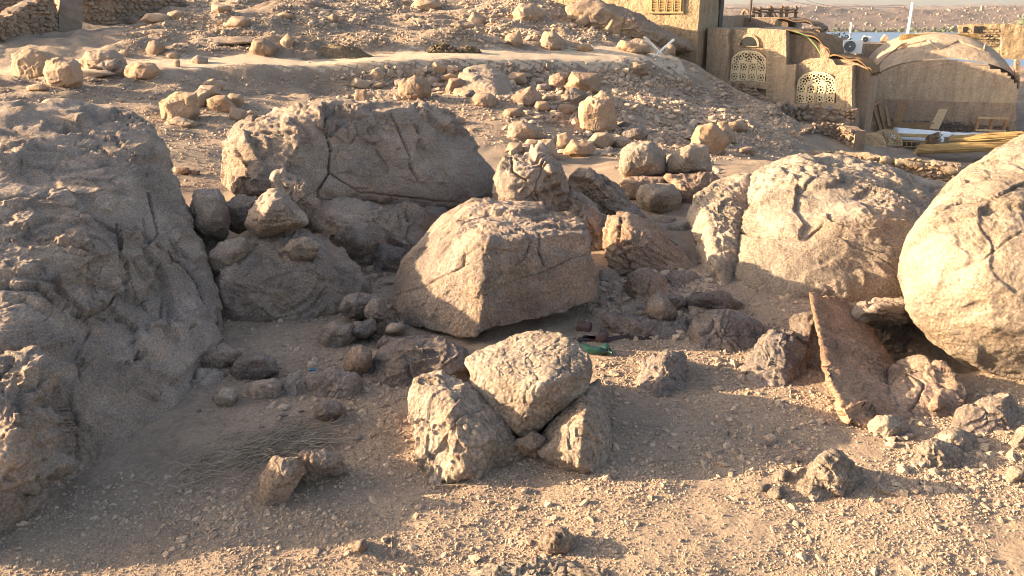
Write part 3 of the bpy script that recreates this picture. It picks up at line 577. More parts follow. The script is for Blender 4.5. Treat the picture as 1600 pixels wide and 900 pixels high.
# --- dark rocks on the shaded ground
boulder('boulder', 'wide dark rock in shade behind the gravel hollow', [(1072, 530), (1085, 505), (1115, 487), (1150, 492), (1196, 512), (1190, 545, 'g'), (1140, 558, 'g'), (1085, 552, 'g')], 6.75, df=.25, back=.5, mat='granite_grey', lump=1.)
boulder('boulder', 'dark faceted boulder in shade near the leaning orange slab', [(1158, 580), (1175, 540), (1205, 515), (1235, 520), (1262, 555), (1258, 585, 'g'), (1225, 608, 'g'), (1170, 604, 'g')], 6.05, df=.2, back=.45, mat='granite_grey', lump=.5, p=18)
boulder('block', 'narrow upright dark block behind the leaning orange slab', [(1238, 500), (1260, 490), (1285, 494), (1298, 540), (1292, 585, 'g'), (1262, 585, 'g'), (1245, 545)], 6.35, df=.15, back=.3, mat='granite_grey', lump=.7, cat='rock')
boulder('wedge_rock', 'low dark wedge-shaped rock alone on the shaded gravel', [(985, 600, 'g'), (1005, 570), (1040, 546), (1068, 550), (1078, 585), (1070, 612, 'g'), (1025, 622, 'g')], 5.85, df=.1, back=.3, mat='granite_grey', lump=.5, p=18, cat='rock')
boulder('slab_rock', 'flat dark slab lying on sandy soil below the pale boulders', [(1066, 472), (1085, 458), (1130, 456), (1162, 474), (1150, 490), (1105, 488), (1072, 486)], 7.35, df=.15, back=.3, mat='granite_grey', lump=.6, cat='rock')
boulder('boulder', 'pitted brown rock with a sunlit left face near the sandals', [(1004, 490), (1012, 470), (1030, 458), (1045, 470), (1062, 492), (1050, 505, 'g'), (1015, 505, 'g')], 7.0, df=.15, back=.3, mat='granite', lump=1.5, rough=1.4)
boulder('stone', 'smooth grey stone leaning behind the pitted brown rock', [(1034, 470), (1045, 459), (1066, 460), (1072, 476), (1055, 490), (1040, 486)], 7.3, df=.1, back=.25, mat='granite_grey', lump=.5, cat='rock')
boulder('ledge_rock', 'low dark rock shelf behind the sandals and bottles', [(940, 500), (955, 486), (1010, 494), (1075, 500), (1085, 518, 'g'), (1040, 532, 'g'), (975, 528, 'g')], 6.9, df=.15, back=.35, mat='granite_grey', lump=1.3, rough=1.3, cat='rock')
boulder('boulder', 'reddish lumpy rock in front of the foliated wedge', [(975, 450), (985, 425), (1010, 418), (1038, 430), (1048, 455), (1030, 472, 'g'), (990, 475, 'g')], 7.9, df=.2, back=.35, mat='granite_orange', lump=1.3)
boulder('boulder', 'dark egg-shaped rock at the foot of the split boulder', [(1036, 440), (1050, 425), (1080, 422), (1096, 436), (1088, 452, 'g'), (1055, 456, 'g')], 8.2, df=.2, back=.3, mat='granite_grey', lump=.8)
boulder('boulder', 'grey stone with a sunlit end beside the central boulder', [(932, 432), (940, 420), (965, 420), (978, 432), (970, 445, 'g'), (938, 446, 'g')], 8.5, df=.15, back=.3, mat='granite', lump=.8)
# --- the sunlit trio in front
boulder('boulder', 'sunlit flat-topped granite block set between two front rocks', [(726, 562, 5.25), (745, 547, 5.4), (800, 527, 5.5), (860, 516, 5.5), (914, 545, 5.2), (927, 572, 5.05), (920, 602, 4.95), (882, 642, 4.85), (820, 686, 4.75), (792, 668, 4.8), (742, 612, 5.0)], 5.4,
        front=[(765, 600, 4.95), (820, 608, 4.75), (805, 674, 4.72), (905, 580, 4.92), (845, 602, 4.72)], back=.35, facet=0.6, mat='granite_rough', p=60, lump=.2, rough=.7, dens=1.2, rcr=0, seed=12, terr=.3)
boulder('boulder', 'sunlit rough rock with a crumbling corner left of the flat-topped block', [(640, 612, 4.95), (650, 592, 5.05), (680, 582, 5.1), (725, 603, 5.05), (770, 640, 4.9), (815, 692, 4.72), (812, 726, 'g'), (765, 747, 'g'), (678, 752, 'g'), (652, 690, 4.7)], 5.0, front=[(705, 632, 4.7), (750, 680, 4.55), (725, 740, 4.36)], back=.4, facet=0.6, mat='granite_rough', p=50, lump=.4, rough=.75, dens=1.3, seed=15, rcr=.3, extra=[(-.45, 4.9, -.2)])
boulder('boulder', 'sunlit pointed rock leaning in from the right of the flat-topped block', [(836, 692, 4.75), (874, 645, 4.9), (908, 607, 5.0), (937, 592, 5.1), (948, 640, 4.9), (960, 718, 'g'), (938, 738, 'g'), (875, 730, 'g'), (845, 708, 4.6)], 4.95, front=[(912, 650, 4.6), (905, 725, 4.4)], back=.35, facet=0.6, mat='granite_rough', p=60, lump=.3, rough=.7, dens=1.3, rcr=.3)
boulder('stone', 'small rough stone jammed under the flat-topped block', [(806, 692), (830, 674), (856, 682), (856, 705), (835, 714), (812, 710)], 4.68, df=.08, back=.15, mat='granite', lump=1.2, cat='rock')
boulder('boulder', 'rounded shaded boulder low in front of the central one', [(575, 580), (590, 545), (625, 526), (690, 524), (732, 550), (735, 580), (715, 606, 'g'), (650, 616, 'g'), (585, 602, 'g')], 6.1, df=.3, back=.6, mat='granite_grey', lump=.8, plates=[([(640, 570), (690, 560), (735, 575), (700, 600), (650, 610)], .05)])
# --- row of stones at the foot of the great rock
for nm, lb, s, Y, mt, lu in [
    ('stone', 'oval brown stone resting at the foot of the huge left mass', [(305, 562), (322, 545), (350, 538), (376, 548), (370, 570), (345, 584), (318, 582)], 6.15, 'granite', .6),
    ('stone', 'grey boulder next to the oval brown stone', [(358, 580), (375, 558), (405, 550), (432, 560), (436, 582), (400, 604), (365, 600)], 5.95, 'granite_grey', .6),
    ('stone', 'round stone peeking from under the grey boulder', [(386, 610), (400, 595), (430, 590), (444, 602), (432, 622, 'g'), (395, 628, 'g')], 5.6, 'granite', .7),
    ('stone', 'flat dark slab between the round stone and the knobbly rock', [(430, 612), (445, 592), (490, 584), (500, 600), (480, 620, 'g'), (440, 624, 'g')], 5.7, 'granite_grey', .7),
    ('stone', 'knobbly grey rock at the end of the stone row', [(482, 610), (490, 590), (525, 578), (558, 588), (562, 612), (540, 628, 'g'), (500, 626, 'g')], 5.65, 'granite_grey', 1.6),
    ('stone', 'upright pinkish stone against the rounded shaded boulder', [(538, 570), (545, 548), (565, 540), (580, 550), (578, 575), (565, 592), (545, 584)], 5.95, 'granite_orange', .6),
    ('stone', 'lone grey cobble on the sandy patch before the stone row', [(490, 645), (498, 630), (515, 623), (532, 632), (530, 648, 'g'), (510, 657, 'g'), (494, 655, 'g')], 5.2, 'granite_grey', 1.),
    ('stone', 'purplish jagged stone in the shaded hollow', [(500, 532), (505, 512), (525, 502), (550, 508), (556, 528), (535, 542, 'g'), (508, 543, 'g')], 6.6, 'granite_varnished', 1.),
    ('stone', 'big rounded stone on top of the heap by the central boulder', [(530, 482), (540, 464), (565, 459), (590, 464), (600, 480), (580, 496), (545, 496)], 7.0, 'granite_grey', .7),
    ('stone', 'small upright stone in the heap by the central boulder', [(570, 488), (578, 470), (595, 466), (605, 480), (600, 500), (582, 505)], 6.8, 'granite_grey', .6),
    ('stone', 'flat stone under the heap next to the jagged purple one', [(535, 515), (555, 502), (585, 500), (592, 515), (575, 528, 'g'), (545, 528, 'g')], 6.65, 'granite_grey', 1.),
    ('stone', 'dark stone at the edge of the heap under the central boulder', [(600, 518), (608, 505), (628, 502), (635, 512), (625, 524, 'g'), (606, 526, 'g')], 6.6, 'granite_varnished', .9),
    ('stone', 'low grey stone in front of the heap', [(585, 540), (600, 524), (630, 526), (640, 545), (610, 552, 'g')], 6.5, 'granite_grey', .9),
    ('stone', 'small pale crumbling stone below the oval brown stone', [(332, 620), (345, 608), (365, 610), (372, 624), (355, 634, 'g'), (336, 632, 'g')], 5.5, 'granite_pale', 1.2),
    ('stone', 'dark stone squeezed beneath the oval brown stone', [(300, 595), (312, 578), (350, 582), (365, 598), (340, 608, 'g'), (308, 608, 'g')], 5.95, 'granite_varnished', .8)]:
    boulder(nm, lb, s, Y, df=.13, back=.28, mat=mt, lump=lu, cat='stone', dens=1.2)
# --- foreground stones
for nm, lb, s, Y, mt, lu, ro in [
    ('boulder', 'lumpy upright half of a crooked rock beside the dry grass', [(398, 770), (405, 745), (432, 718), (470, 712), (476, 735), (455, 765), (435, 795, 'g'), (408, 800, 'g')], 4.22, 'granite', 1.1, 1.2),
    ('boulder', 'low far half of the crooked rock beside the dry grass', [(455, 738), (470, 710), (510, 704), (530, 715), (536, 735, 'g'), (500, 748, 'g'), (465, 755, 'g')], 4.42, 'granite', 1.1, 1.2),
    ('boulder', 'sunlit knobbly rock casting a long shadow on foreground gravel', [(1238, 775, 'g'), (1250, 745), (1275, 715), (1302, 705), (1335, 720), (1350, 745), (1340, 770, 'g'), (1295, 788, 'g'), (1255, 790, 'g')], 4.35, 'granite_rough', 1.3, 1.2),
    ('boulder', 'sunlit rounded rock before the huge round boulder', [(1420, 728, 'g'), (1430, 700), (1460, 688), (1495, 700), (1515, 722), (1500, 738, 'g'), (1450, 742, 'g')], 4.65, 'granite_rough', 1., 1.1),
    ('boulder', 'second sunlit rock just behind the rounded one', [(1458, 690), (1475, 676), (1500, 672), (1532, 690), (1525, 706, 'g'), (1480, 708, 'g')], 4.85, 'granite_rough', 1.1, 1.1),
    ('boulder', 'brown block lit from one side under the huge round boulder', [(1490, 655), (1500, 636), (1545, 620), (1575, 615), (1597, 645), (1590, 680, 'g'), (1545, 685, 'g'), (1495, 678, 'g')], 5.15, 'granite', .6, 1.2),
    ('stone', 'flat-topped pinkish stone at the foot of the leaning slab', [(1355, 662), (1370, 652), (1395, 651), (1420, 664), (1418, 680, 'g'), (1390, 688, 'g'), (1365, 678, 'g')], 5.0, 'granite_pale', .5, 1.),
    ('stone', 'rough sunlit lump at the right edge below the brown block', [(1578, 690), (1590, 670), (1615, 665), (1630, 690), (1620, 705, 'g'), (1585, 704, 'g')], 4.8, 'granite_pale', 1.3, 1.5),
    ('stone', 'small sunlit stone near the right edge on the gravel', [(1572, 742), (1580, 730), (1600, 728), (1618, 742), (1605, 752, 'g'), (1578, 752, 'g')], 4.45, 'granite_pale', 1., 1.2),
    ('stone', 'pale crumb of rock touching the sunlit knobbly rock', [(1195, 780, 'g'), (1202, 765), (1218, 762), (1232, 768), (1228, 782, 'g'), (1205, 786, 'g')], 4.25, 'granite_pale', 1., 1.2),
    ('stone', 'pale flat stone farther out from the sunlit knobbly rock', [(1172, 768, 'g'), (1180, 758), (1200, 755), (1208, 764), (1195, 772, 'g')], 4.32, 'granite_pale', .8, 1.),
    ('stone', 'grey rough stone behind the pale crumbs of rock', [(1198, 752), (1206, 740), (1230, 735), (1240, 748), (1225, 758, 'g'), (1203, 760, 'g')], 4.45, 'granite', 1.2, 1.4),
    ('stone', 'small pink stone resting against the low brown rock slope', [(1450, 635), (1456, 622), (1468, 618), (1478, 632), (1470, 644, 'g'), (1455, 645, 'g')], 5.3, 'granite_orange', .6, .8),
    ('stone', 'grey cobble half sunk in gravel at the bottom middle', [(832, 852, 'g'), (845, 838), (872, 832), (893, 840), (888, 854, 'g'), (860, 862, 'g')], 3.75, 'granite', 1., 1.5),
    ('stone', 'dark little stone on sunlit gravel toward the bottom left', [(552, 858, 'g'), (558, 846), (570, 843), (574, 856, 'g'), (562, 862, 'g')], 3.7, 'granite_grey', .8, 1.),
    ('bedrock_patch', 'flat pale bedrock showing through gravel at the bottom middle', [(700, 905, 3.42), (760, 880, 3.6), (850, 868, 3.66), (930, 880, 3.6), (960, 905, 3.42), (850, 930, 3.3)], 3.5, 'granite_pale', .15, 1.),
    ('bedrock_patch', 'flat pale bedrock showing through gravel at the bottom right', [(1385, 882, 3.57), (1430, 864, 3.68), (1500, 860, 3.70), (1510, 872, 3.63), (1440, 892, 3.50)], 3.6, 'granite_pale', .15, 1.)]:
    boulder(nm, lb, s, Y, df=None if 'bedrock' in nm else .1, back=.05 if 'bedrock' in nm else .22, mat=mt, lump=lu, rough=ro, cat='bedrock' if 'bedrock' in nm else 'stone', dens=1.35)
# ---------------------------------------------------------------- stones of the bank, the slope and the hill
def stone(px, py, w, h, label, mat='sandstone', lump=.35, p=70, cat='stone', Y=None, name='stone', tilt=0, **kw):
    w *= 1.14; h *= 1.12; rg = random.Random(label + str(px)); n = rg.choice((5, 6, 7)); sil = []; a0 = rg.uniform(0, 6.28)
    for k in range(n):
        a = a0 + (k + rg.uniform(-.28, .28)) * 2 * math.pi / n; q = rg.uniform(.86, 1.08)
        x, y = math.cos(a) * w / 2 * q, math.sin(a) * h / 2 * q
        # squarish outline
        m = max(abs(x) / (w / 2), abs(y) / (h / 2)); f = 1 / max(m, .75); x *= f ** .55; y *= f ** .55
        c, s = math.cos(tilt), math.sin(tilt); sil.append((px + x * c - y * s, py + x * s + y * c))
    if Y is None: Y = gp(px, py + h * .42)[1]
    wm = w * Y / F
    o = boulder(name, label, sil, Y + .25 * wm, df=.38 * wm, back=.45 * wm, mat=mat, p=p, lump=lump * .7, cat=cat, dens=kw.pop('dens', 1.15), terr=kw.pop('terr', .6), rough=kw.pop('rough', .6), **kw)
    o.location.z -= .10 * h * Y / F
    return o
ST = ST
for a in [
    (55, 97, 78, 56, 'largest tan boulder just below the curved stone wall', 'sandstone', .3),
    (97, 113, 58, 54, 'tan boulder with an orange underside next to the largest one', 'sandstone', .5),
    (158, 93, 66, 34, 'long tan rock lying behind the two big tan boulders', 'sandstone', .4),
    (170, 104, 42, 26, 'grey rounded stone in front of the long tan rock', 'granite_grey', .4),
    (150, 115, 60, 13, 'thin pink slab on the ground before the long tan rock', 'sandstone', .3),
    (186, 110, 30, 22, 'cream stone squeezed beside the dark-sided block', 'sandstone', .3),
    (222, 110, 50, 31, 'block with a dark shaded side at the end of the boulder row', 'sandstone', .35),
    (108, 132, 19, 15, 'small pointed stone at the foot of the orange-bellied boulder', 'sandstone', .4),
    (58, 136, 32, 12, 'flat reddish stone in front of the largest tan boulder', 'sandstone', .4),
    (279, 166, 58, 56, 'big flat upright slab leaning on the slope', 'sandstone', .2),
    (286, 191, 56, 16, 'thin slab lying under the big upright slab', 'sandstone', .3),
    (311, 152, 34, 36, 'pale slab standing behind the big upright slab', 'sandstone', .25),
    (325, 141, 36, 20, 'tilted slab above the pale standing one', 'sandstone', .3),
    (345, 162, 42, 32, 'smooth slab lying on the slope above the pale wedge', 'sandstone', .2),
    (364, 156, 32, 26, 'rounded pale slab at the back of the slab group', 'sandstone', .3),
    (372, 177, 26, 30, 'pale wedge with a sunlit tip at the end of the slab group', 'sandstone', .3),
    (392, 178, 22, 15, 'low stone beside the pale sunlit wedge', 'sandstone', .4),
    (333, 131, 30, 20, 'stone at the uphill end of the slab group', 'sandstone', .3),
    (283, 266, 24, 16, 'orange brick-like stone beside the slab boulder', 'granite_orange', .2),
    (302, 269, 20, 11, 'smaller orange fragment beside the brick-like stone', 'granite_orange', .3),
    (242, 74, 28, 26, 'pale stone at the lip of the mound above the track', 'sandstone', .4),
    (268, 85, 22, 15, 'cream stone below the pale one on the mound lip', 'sandstone', .4),
    (192, 83, 18, 13, 'small pale stone by the uphill end of the boulder row', 'sandstone', .4),
    (276, 98, 10, 15, 'little upright stone at the edge of the track', 'sandstone', .3),
    (311, 93, 26, 16, 'grey stone on the slumped earth under the mound', 'sandstone', .4),
    (345, 12, 30, 18, 'pale stone perched on the outcrop against the yellow house', 'sandstone', .3),
    (448, 66, 22, 34, 'upright tan stone embedded in the mound beside the track', 'sandstone', .3),
    (412, 74, 44, 32, 'rounded tan outcrop stone left of the upright one', 'sandstone', .5),
    (648, 137, 48, 46, 'triangular cream block in the bank below the track', 'sandstone', .15),
    (588, 117, 22, 24, 'upright cream stone in the bank row', 'sandstone', .3),
    (608, 116, 20, 18, 'white rounded stone next to the upright cream one', 'sandstone', .4),
    (624, 129, 15, 15, 'small grey round stone left of the triangular block', 'granite_grey', .4),
    (636, 116, 20, 18, 'cream stone right above the triangular block', 'sandstone', .3),
    (562, 130, 34, 20, 'broad pale stone at the left end of the bank row', 'sandstone', .3),
    (565, 152, 23, 31, 'upright brown stone under the broad pale one', 'sandstone', .6),
    (543, 152, 11, 12, 'small pink round pebble left of the upright brown stone', 'sandstone', .2),
    (591, 133, 25, 12, 'flat stone under the upright cream stone', 'sandstone', .3),
    (652, 114, 22, 16, 'dusty stone behind the triangular block', 'sandstone', .4),
    (673, 127, 22, 19, 'stone right of the triangular block', 'sandstone', .4),
    (684, 106, 25, 22, 'rounded tan stone high in the bank under the track', 'sandstone', .4),
    (702, 121, 25, 15, 'wedge stone with a sunlit orange face beside the smooth outcrop', 'sandstone', .2),
    (715, 133, 36, 28, 'dusty half-buried rock left of the smooth outcrop', 'sandstone', .5),
    (735, 146, 18, 14, 'small grey stone at the foot of the smooth outcrop', 'granite_grey', .4),
    (755, 156, 36, 26, 'tan slab below the smooth outcrop', 'sandstone', .3),
    (823, 150, 46, 38, 'deep orange angular block right of the smooth outcrop', 'granite_orange', .2),
    (806, 121, 32, 20, 'grey-pink stone above the deep orange block', 'sandstone', .3),
    (797, 103, 15, 11, 'small sunlit stone on the bank edge over the outcrop', 'sandstone', .3),
    (848, 124, 22, 18, 'pale blocky stone left of the orange triangular one', 'sandstone', .3),
    (850, 136, 24, 15, 'purplish flat stone under the pale blocky one', 'granite_grey', .3),
    (875, 126, 32, 31, 'orange triangular stone beside the bright sunlit boulder', 'granite_orange', .15),
    (910, 127, 56, 38, 'bright sunlit boulder perched at the top of the stone heap', 'sandstone', .25),
    (900, 152, 34, 36, 'grey-green stone propping up the bright sunlit boulder', 'granite_grey', .3),
    (935, 173, 56, 76, 'tallest upright slab in the stone heap below the track', 'sandstone', .15),
    (882, 170, 32, 20, 'cream stone left of the tallest upright slab', 'sandstone', .3),
    (872, 182, 20, 16, 'small cream stone below the cream one', 'sandstone', .3),
    (903, 177, 24, 14, 'small pale stone against the foot of the tallest slab', 'sandstone', .3),
    (931, 196, 22, 20, 'round tan stone at the foot of the tallest upright slab', 'sandstone', .4),
    (856, 152, 24, 12, 'thin tilted slab between the orange stones', 'sandstone', .3),
    (846, 166, 24, 20, 'dusty stone under the thin tilted slab', 'sandstone', .4),
    (803, 176, 32, 18, 'flat cream stone on the sandy slope', 'sandstone', .2),
    (820, 205, 50, 38, 'large brown block with a red-brown side on the sandy slope', 'sandstone', .25),
    (804, 231, 26, 22, 'tan stone at the left of the small cobble cluster', 'sandstone', .3),
    (832, 223, 28, 14, 'oval pinkish cobble on top of the cobble cluster', 'sandstone', .2),
    (828, 236, 28, 18, 'rounded cream cobble in front of the cobble cluster', 'sandstone', .25),
    (856, 233, 34, 38, 'upright tan stone at the right of the cobble cluster', 'sandstone', .25),
    (886, 220, 32, 30, 'grey dusty stone behind the hammer-shaped one', 'sandstone', .4),
    (908, 232, 48, 32, 'hammer-shaped cream stone lying on the sand', 'sandstone', .25),
    (940, 219, 42, 28, 'pale slab right behind the hammer-shaped stone', 'sandstone', .25),
    (968, 221, 32, 24, 'pale stone left of the flat-faced stack block', 'sandstone', .3),
    (976, 196, 22, 16, 'grey cracked stone right of the tallest upright slab', 'granite_grey', .3),
    (992, 206, 38, 26, 'wide grey stone behind the rock stack', 'granite_grey', .3),
    (713, 188, 26, 18, 'tan stone behind the end of the slab boulder', 'sandstone', .3),
    (738, 203, 15, 8, 'small flat stone lower on the sandy slope', 'sandstone', .3),
    (1108, 216, 58, 56, 'large tan block standing before the rubble wall', 'sandstone', .2),
    (1148, 197, 38, 20, 'low pinkish rock behind the large tan block', 'sandstone', .3),
    (1131, 205, 30, 36, 'dusty pink rock leaning on the large tan block', 'sandstone', .3),
    (995, 107, 36, 24, 'pinkish slab sunk in the bank under the folding rack', 'sandstone', .2),
    (990, 72, 50, 24, 'flat half-buried boulder beside the folding rack', 'sandstone', .3),
    (1047, 76, 16, 18, 'tan stone right of the folding rack', 'sandstone', .3),
    (862, 63, 38, 36, 'pale jagged boulder across the track', 'sandstone', .7),
    (803, 60, 26, 30, 'pale rock at the left of the jagged one', 'sandstone', .5),
    (914, 74, 24, 14, 'small tan stone on the far side of the track', 'sandstone', .4),
    (825, 18, 42, 30, 'tan boulder high on the hillside with a pale foot', 'sandstone', .4),
    (745, 30, 28, 26, 'dusty yellow rock half-buried on the hillside', 'sandstone', .5),
    (665, 6, 44, 26, 'tan overhanging rock at the top edge of the hill', 'sandstone', .4),
    (912, 32, 24, 20, 'rock below the burnt patch on the house bank', 'sandstone', .3),
    (958, 40, 32, 32, 'yellowish block at the foot of the yellow house wall', 'sandstone', .3),
    (520, 28, 20, 18, 'sunlit tan tuft of rock on the hill ledge', 'sandstone', .6),
    (445, 24, 24, 12, 'pinkish stone on the upper ledge of the mound', 'sandstone', .3),
    (275, 22, 26, 16, 'blocky stone at the foot of the straight stone wall', 'sandstone', .2),
    (243, 27, 46, 16, 'long pale rock along the straight stone wall', 'sandstone', .3),
    (212, 32, 22, 12, 'reddish stone at the end of the long pale rock', 'granite_orange', .3),
    (372, 33, 40, 20, 'flat outcrop rock under the perched pale stone', 'sandstone', .3),
    (1168, 235, 24, 14, 'small stone on the trodden sand beside the round wall', 'sandstone', .3),
    (1078, 245, 22, 12, 'small dusty stone behind the rock stack', 'sandstone', .3)]:
    stone(*a)
boulder('outcrop', 'smooth orange whaleback of bedrock in the bank below the track', [(712, 128, 23), (728, 106, 24), (760, 98, 24.3), (788, 112, 24), (801, 140, 22.6), (801, 168, 21.4), (782, 167, 21), (742, 150, 21.6)], 23, front=[(775, 140, 21.4), (735, 120, 22.6), (785, 190, 20.6), (735, 172, 21), (705, 145, 22)], back=1.2, mat='sandstone', p=20, lump=.15, rough=.4, terr=.3, cat='bedrock')
# overhanging crust of the mound
boulder('ledge_rock', 'thin dark crust overhanging the cut side of the mound', [(262, 72, 25.3), (280, 64, 25.5), (330, 62, 25.6), (370, 56, 25.4), (400, 62, 25), (400, 68, 24.9), (370, 66, 24.8), (330, 72, 24.9), (285, 73, 25)], 25.4, back=1.2, mat='rubble', p=40, lump=.25, bed=((0, 0, 1), .1, .04), cat='rock')
boulder('ledge_rock', 'layered rock hump of the mound beside the track', [(395, 66, 25), (420, 52, 25.4), (470, 58, 25.6), (520, 76, 25.6), (545, 92, 25.2), (500, 95, 24.4), (430, 97, 24), (398, 92, 24.2)], 25, back=2, mat='rubble', p=30, lump=.5, rough=1.2, bed=((.2, 0, 1), .22, .06), cat='rock')
for k, (lb, s, Y) in enumerate([('low rock shelf across the hill below the dark rubble', [(545, 34), (600, 24), (680, 22), (720, 32), (700, 42), (600, 42)], 33),
                                ('rock shelf at the top of the mound, in front of the rubble', [(385, 14), (430, 4), (500, 8), (540, 22), (480, 30), (410, 28)], 31),
                                ('eroded ledge of earth and rock above the dark heap', [(600, 45), (650, 32), (700, 34), (760, 40), (745, 52), (660, 58)], 31.5),
                                ('rocky bank under the yellow house wall', [(880, 8), (930, 0), (1000, 24), (1070, 62), (1085, 80), (1030, 84), (960, 62), (900, 50)], 33)]):
    boulder('ledge_rock', lb, s, Y, df=.8, back=1.5, mat='rubble', p=24, lump=.8, rough=2, bed=((.1, .1, 1), .25, .08), cat='rock')
# shared small stone shapes
def small_shapes(n, N, lo=.55):
    out = []
    for k in range(n):
        rg = np.random.RandomState(900 + k); D, Fq = cubesphere(N)
        nn = rg.normal(size=(9, 3)); nn /= np.linalg.norm(nn, axis=1)[:, None]; dd = rg.uniform(.55, 1., 9)
        q = np.maximum(D @ nn.T, 1e-3) / dd; r = np.minimum(1 / (q ** 18).sum(1) ** (1 / 18), 1.25)
        V = D * r[:, None] * rg.uniform(lo, 1, 3); V = V / np.abs(V).max() * .5
        out.append((V, Fq))
    return out
SHP = small_shapes(10, 2)
def shape_meshes(tagname, mat):
    r = []
    for k, (V, Fq) in enumerate(SHP):
        me = mesh_np(tagname, V, [Fq], False); me.materials.append(M[mat]); r.append(me)
    return r
ME_RUB = shape_meshes('stone', 'rubble'); ME_SAND = shape_meshes('stone', 'sandstone'); ME_GREY = shape_meshes('stone', 'granite_grey')
def put_stone(me, loc, size, parent=None, name='stone', rg=random, flat=1.):
    o = bpy.data.objects.new(name, me); COL.objects.link(o); o.location = loc; o.rotation_euler = (rg.uniform(-.4, .4), rg.uniform(-.4, .4), rg.uniform(0, 6.28))
    o.scale = (size * rg.uniform(.8, 1.25), size * rg.uniform(.8, 1.2), size * rg.uniform(.6, 1.) * flat)
    if parent is not None: o.parent = parent
    return o
rg = random.Random(5)
LAND = [(55, 97, 'the largest tan boulder'), (97, 113, 'the orange-bellied boulder'), (222, 110, 'the dark-sided block'), (279, 166, 'the big upright slab'), (345, 162, 'the slab group'), (372, 177, 'the pale wedge'), (285, 266, 'the orange brick-like stone'), (412, 74, 'the tan outcrop'), (562, 130, 'the broad pale stone'),
        (648, 137, 'the triangular cream block'), (760, 135, 'the smooth orange outcrop'), (823, 150, 'the deep orange block'), (910, 127, 'the bright sunlit boulder'), (935, 173, 'the tallest upright slab'), (820, 205, 'the large brown block'), (908, 232, 'the hammer-shaped stone'), (1108, 216, 'the large tan block'), (995, 107, 'the pinkish slab'), (1028, 75, 'the folding rack'), (1005, 250, 'the stacked blocks'),
        (1220, 195, 'the tumbled wall'), (1168, 105, 'the arched window'), (1040, 45, 'the yellow house'), (862, 63, 'the pale jagged boulder'), (692, 78, 'the dark clod heap'), (745, 30, 'the dusty yellow rock'), (825, 18, 'the hillside tan boulder'), (665, 6, 'the overhanging rock'), (520, 28, 'the tan rock tuft'), (448, 66, 'the upright tan stone'),
        (775, 420, 'the central boulder'), (1010, 450, 'the reddish lumpy rock'), (1035, 480, 'the pitted brown rock'), (1110, 472, 'the flat dark slab'), (955, 432, 'the sunlit-ended grey stone'), (1065, 437, 'the egg-shaped rock'), (1130, 525, 'the wide dark rock'), (1210, 560, 'the dark faceted boulder'), (1035, 585, 'the low wedge rock'), (960, 530, 'the sandals'), (930, 547, 'the green bottle'),
        (650, 570, 'the rounded shaded boulder'), (525, 522, 'the purplish stone'), (565, 478, 'the big heap stone'), (560, 565, 'the pinkish stone'), (522, 603, 'the knobbly grey rock'), (510, 640, 'the lone cobble'), (340, 562, 'the oval brown stone'), (400, 578, 'the grey boulder'), (430, 700, 'the dead grass'), (440, 755, 'the crooked rock'),
        (715, 670, 'the crumbling rock'), (825, 600, 'the flat-topped block'), (900, 670, 'the pointed rock'), (1295, 745, 'the sunlit knobbly rock'), (1465, 715, 'the sunlit rounded rock'), (1545, 650, 'the brown block'), (1390, 668, 'the flat-topped pinkish stone'), (1330, 600, 'the leaning slab'), (1440, 610, 'the low rock slope'), (1600, 740, 'the small edge stone'),
        (865, 848, 'the sunken grey cobble'), (830, 888, 'the bedrock patch'), (1445, 875, 'the smaller bedrock patch'), (563, 852, 'the dark little stone'), (250, 803, 'the curved twig'), (30, 800, 'the great left rock')]
_used = set()
def where(px, py, what, s):
    L = sorted(LAND, key=lambda l: (l[0] - px) ** 2 + ((l[1] - py) * 1.4) ** 2)
    def side(l):
        dx, dy = px - l[0], py - l[1]
        if abs(dx) > abs(dy) * 1.2: return 'left of' if dx < 0 else 'right of'
        return 'behind' if dy < 0 else 'in front of'
    for size in ('', 'larger ' if s > .45 else 'smaller '):
        for a in L[:3]:
            t = f'{size}{what} {side(a)} {a[2]}'
            if t not in _used: _used.add(t); return t
    for size in ('', 'larger ' if s > .45 else 'smaller '):
        for a in L[:4]:
            for b in L[:6]:
                if b is a: continue
                t = f'{size}{what} {side(a)} {a[2]}, toward {b[2]}'
                if t not in _used: _used.add(t); return t
    return t
def scree(n, box, lo, hi, label, group, meshes, cat='stone', test=None):
    k = 0; tries = 0
    while k < n and tries < n * 6:
        tries += 1
        px, py = rg.uniform(box[0], box[2]), rg.uniform(box[1], box[3])
        if test and not test(px, py): continue
        q = gp(px, py); ra = rg.random() ** 2.6; s = (lo + (hi - lo) * ra) * q[1] / F
        tag(put_stone(rg.choice(meshes), (q[0], q[1], q[2] + s * .12), s, rg=rg), where(px, py, label, ra), cat, group); k += 1
scree(35, (985, 92, 1240, 232), 4, 15, 'broken scree stone', 'scree stones below the track', ME_RUB, test=lambda x, y: y > 92 and (x - 985) * .62 + 92 > y - 75 and not (x > 1215 and y < 168))
scree(16, (500, 100, 985, 215), 3, 10, 'small bank stone', 'stones on the bank', ME_SAND)
scree(14, (20, 125, 420, 240), 4, 12, 'small slope stone', 'stones on the upper slope', ME_SAND)
scree(14, (520, 3, 660, 36), 4, 10, 'dark hilltop stone', 'rubble on the hilltop', ME_GREY)
scree(12, (700, 8, 960, 75), 4, 11, 'small hillside stone', 'stones on the hillside', ME_SAND)
scree(10, (900, 40, 1095, 96), 4, 11, 'rubble stone', 'rubble under the yellow house', ME_RUB)
scree(30, (935, 420, 1110, 530), 8, 26, 'grey heaped stone', 'stones right of the central boulder', ME_GREY)
scree(16, (520, 420, 640, 545), 6, 20, 'dark heaped stone', 'stones left of the central boulder', ME_GREY)
scree(14, (1430, 640, 1600, 760), 8, 22, 'sunlit loose stone', 'stones by the round boulder', ME_SAND)
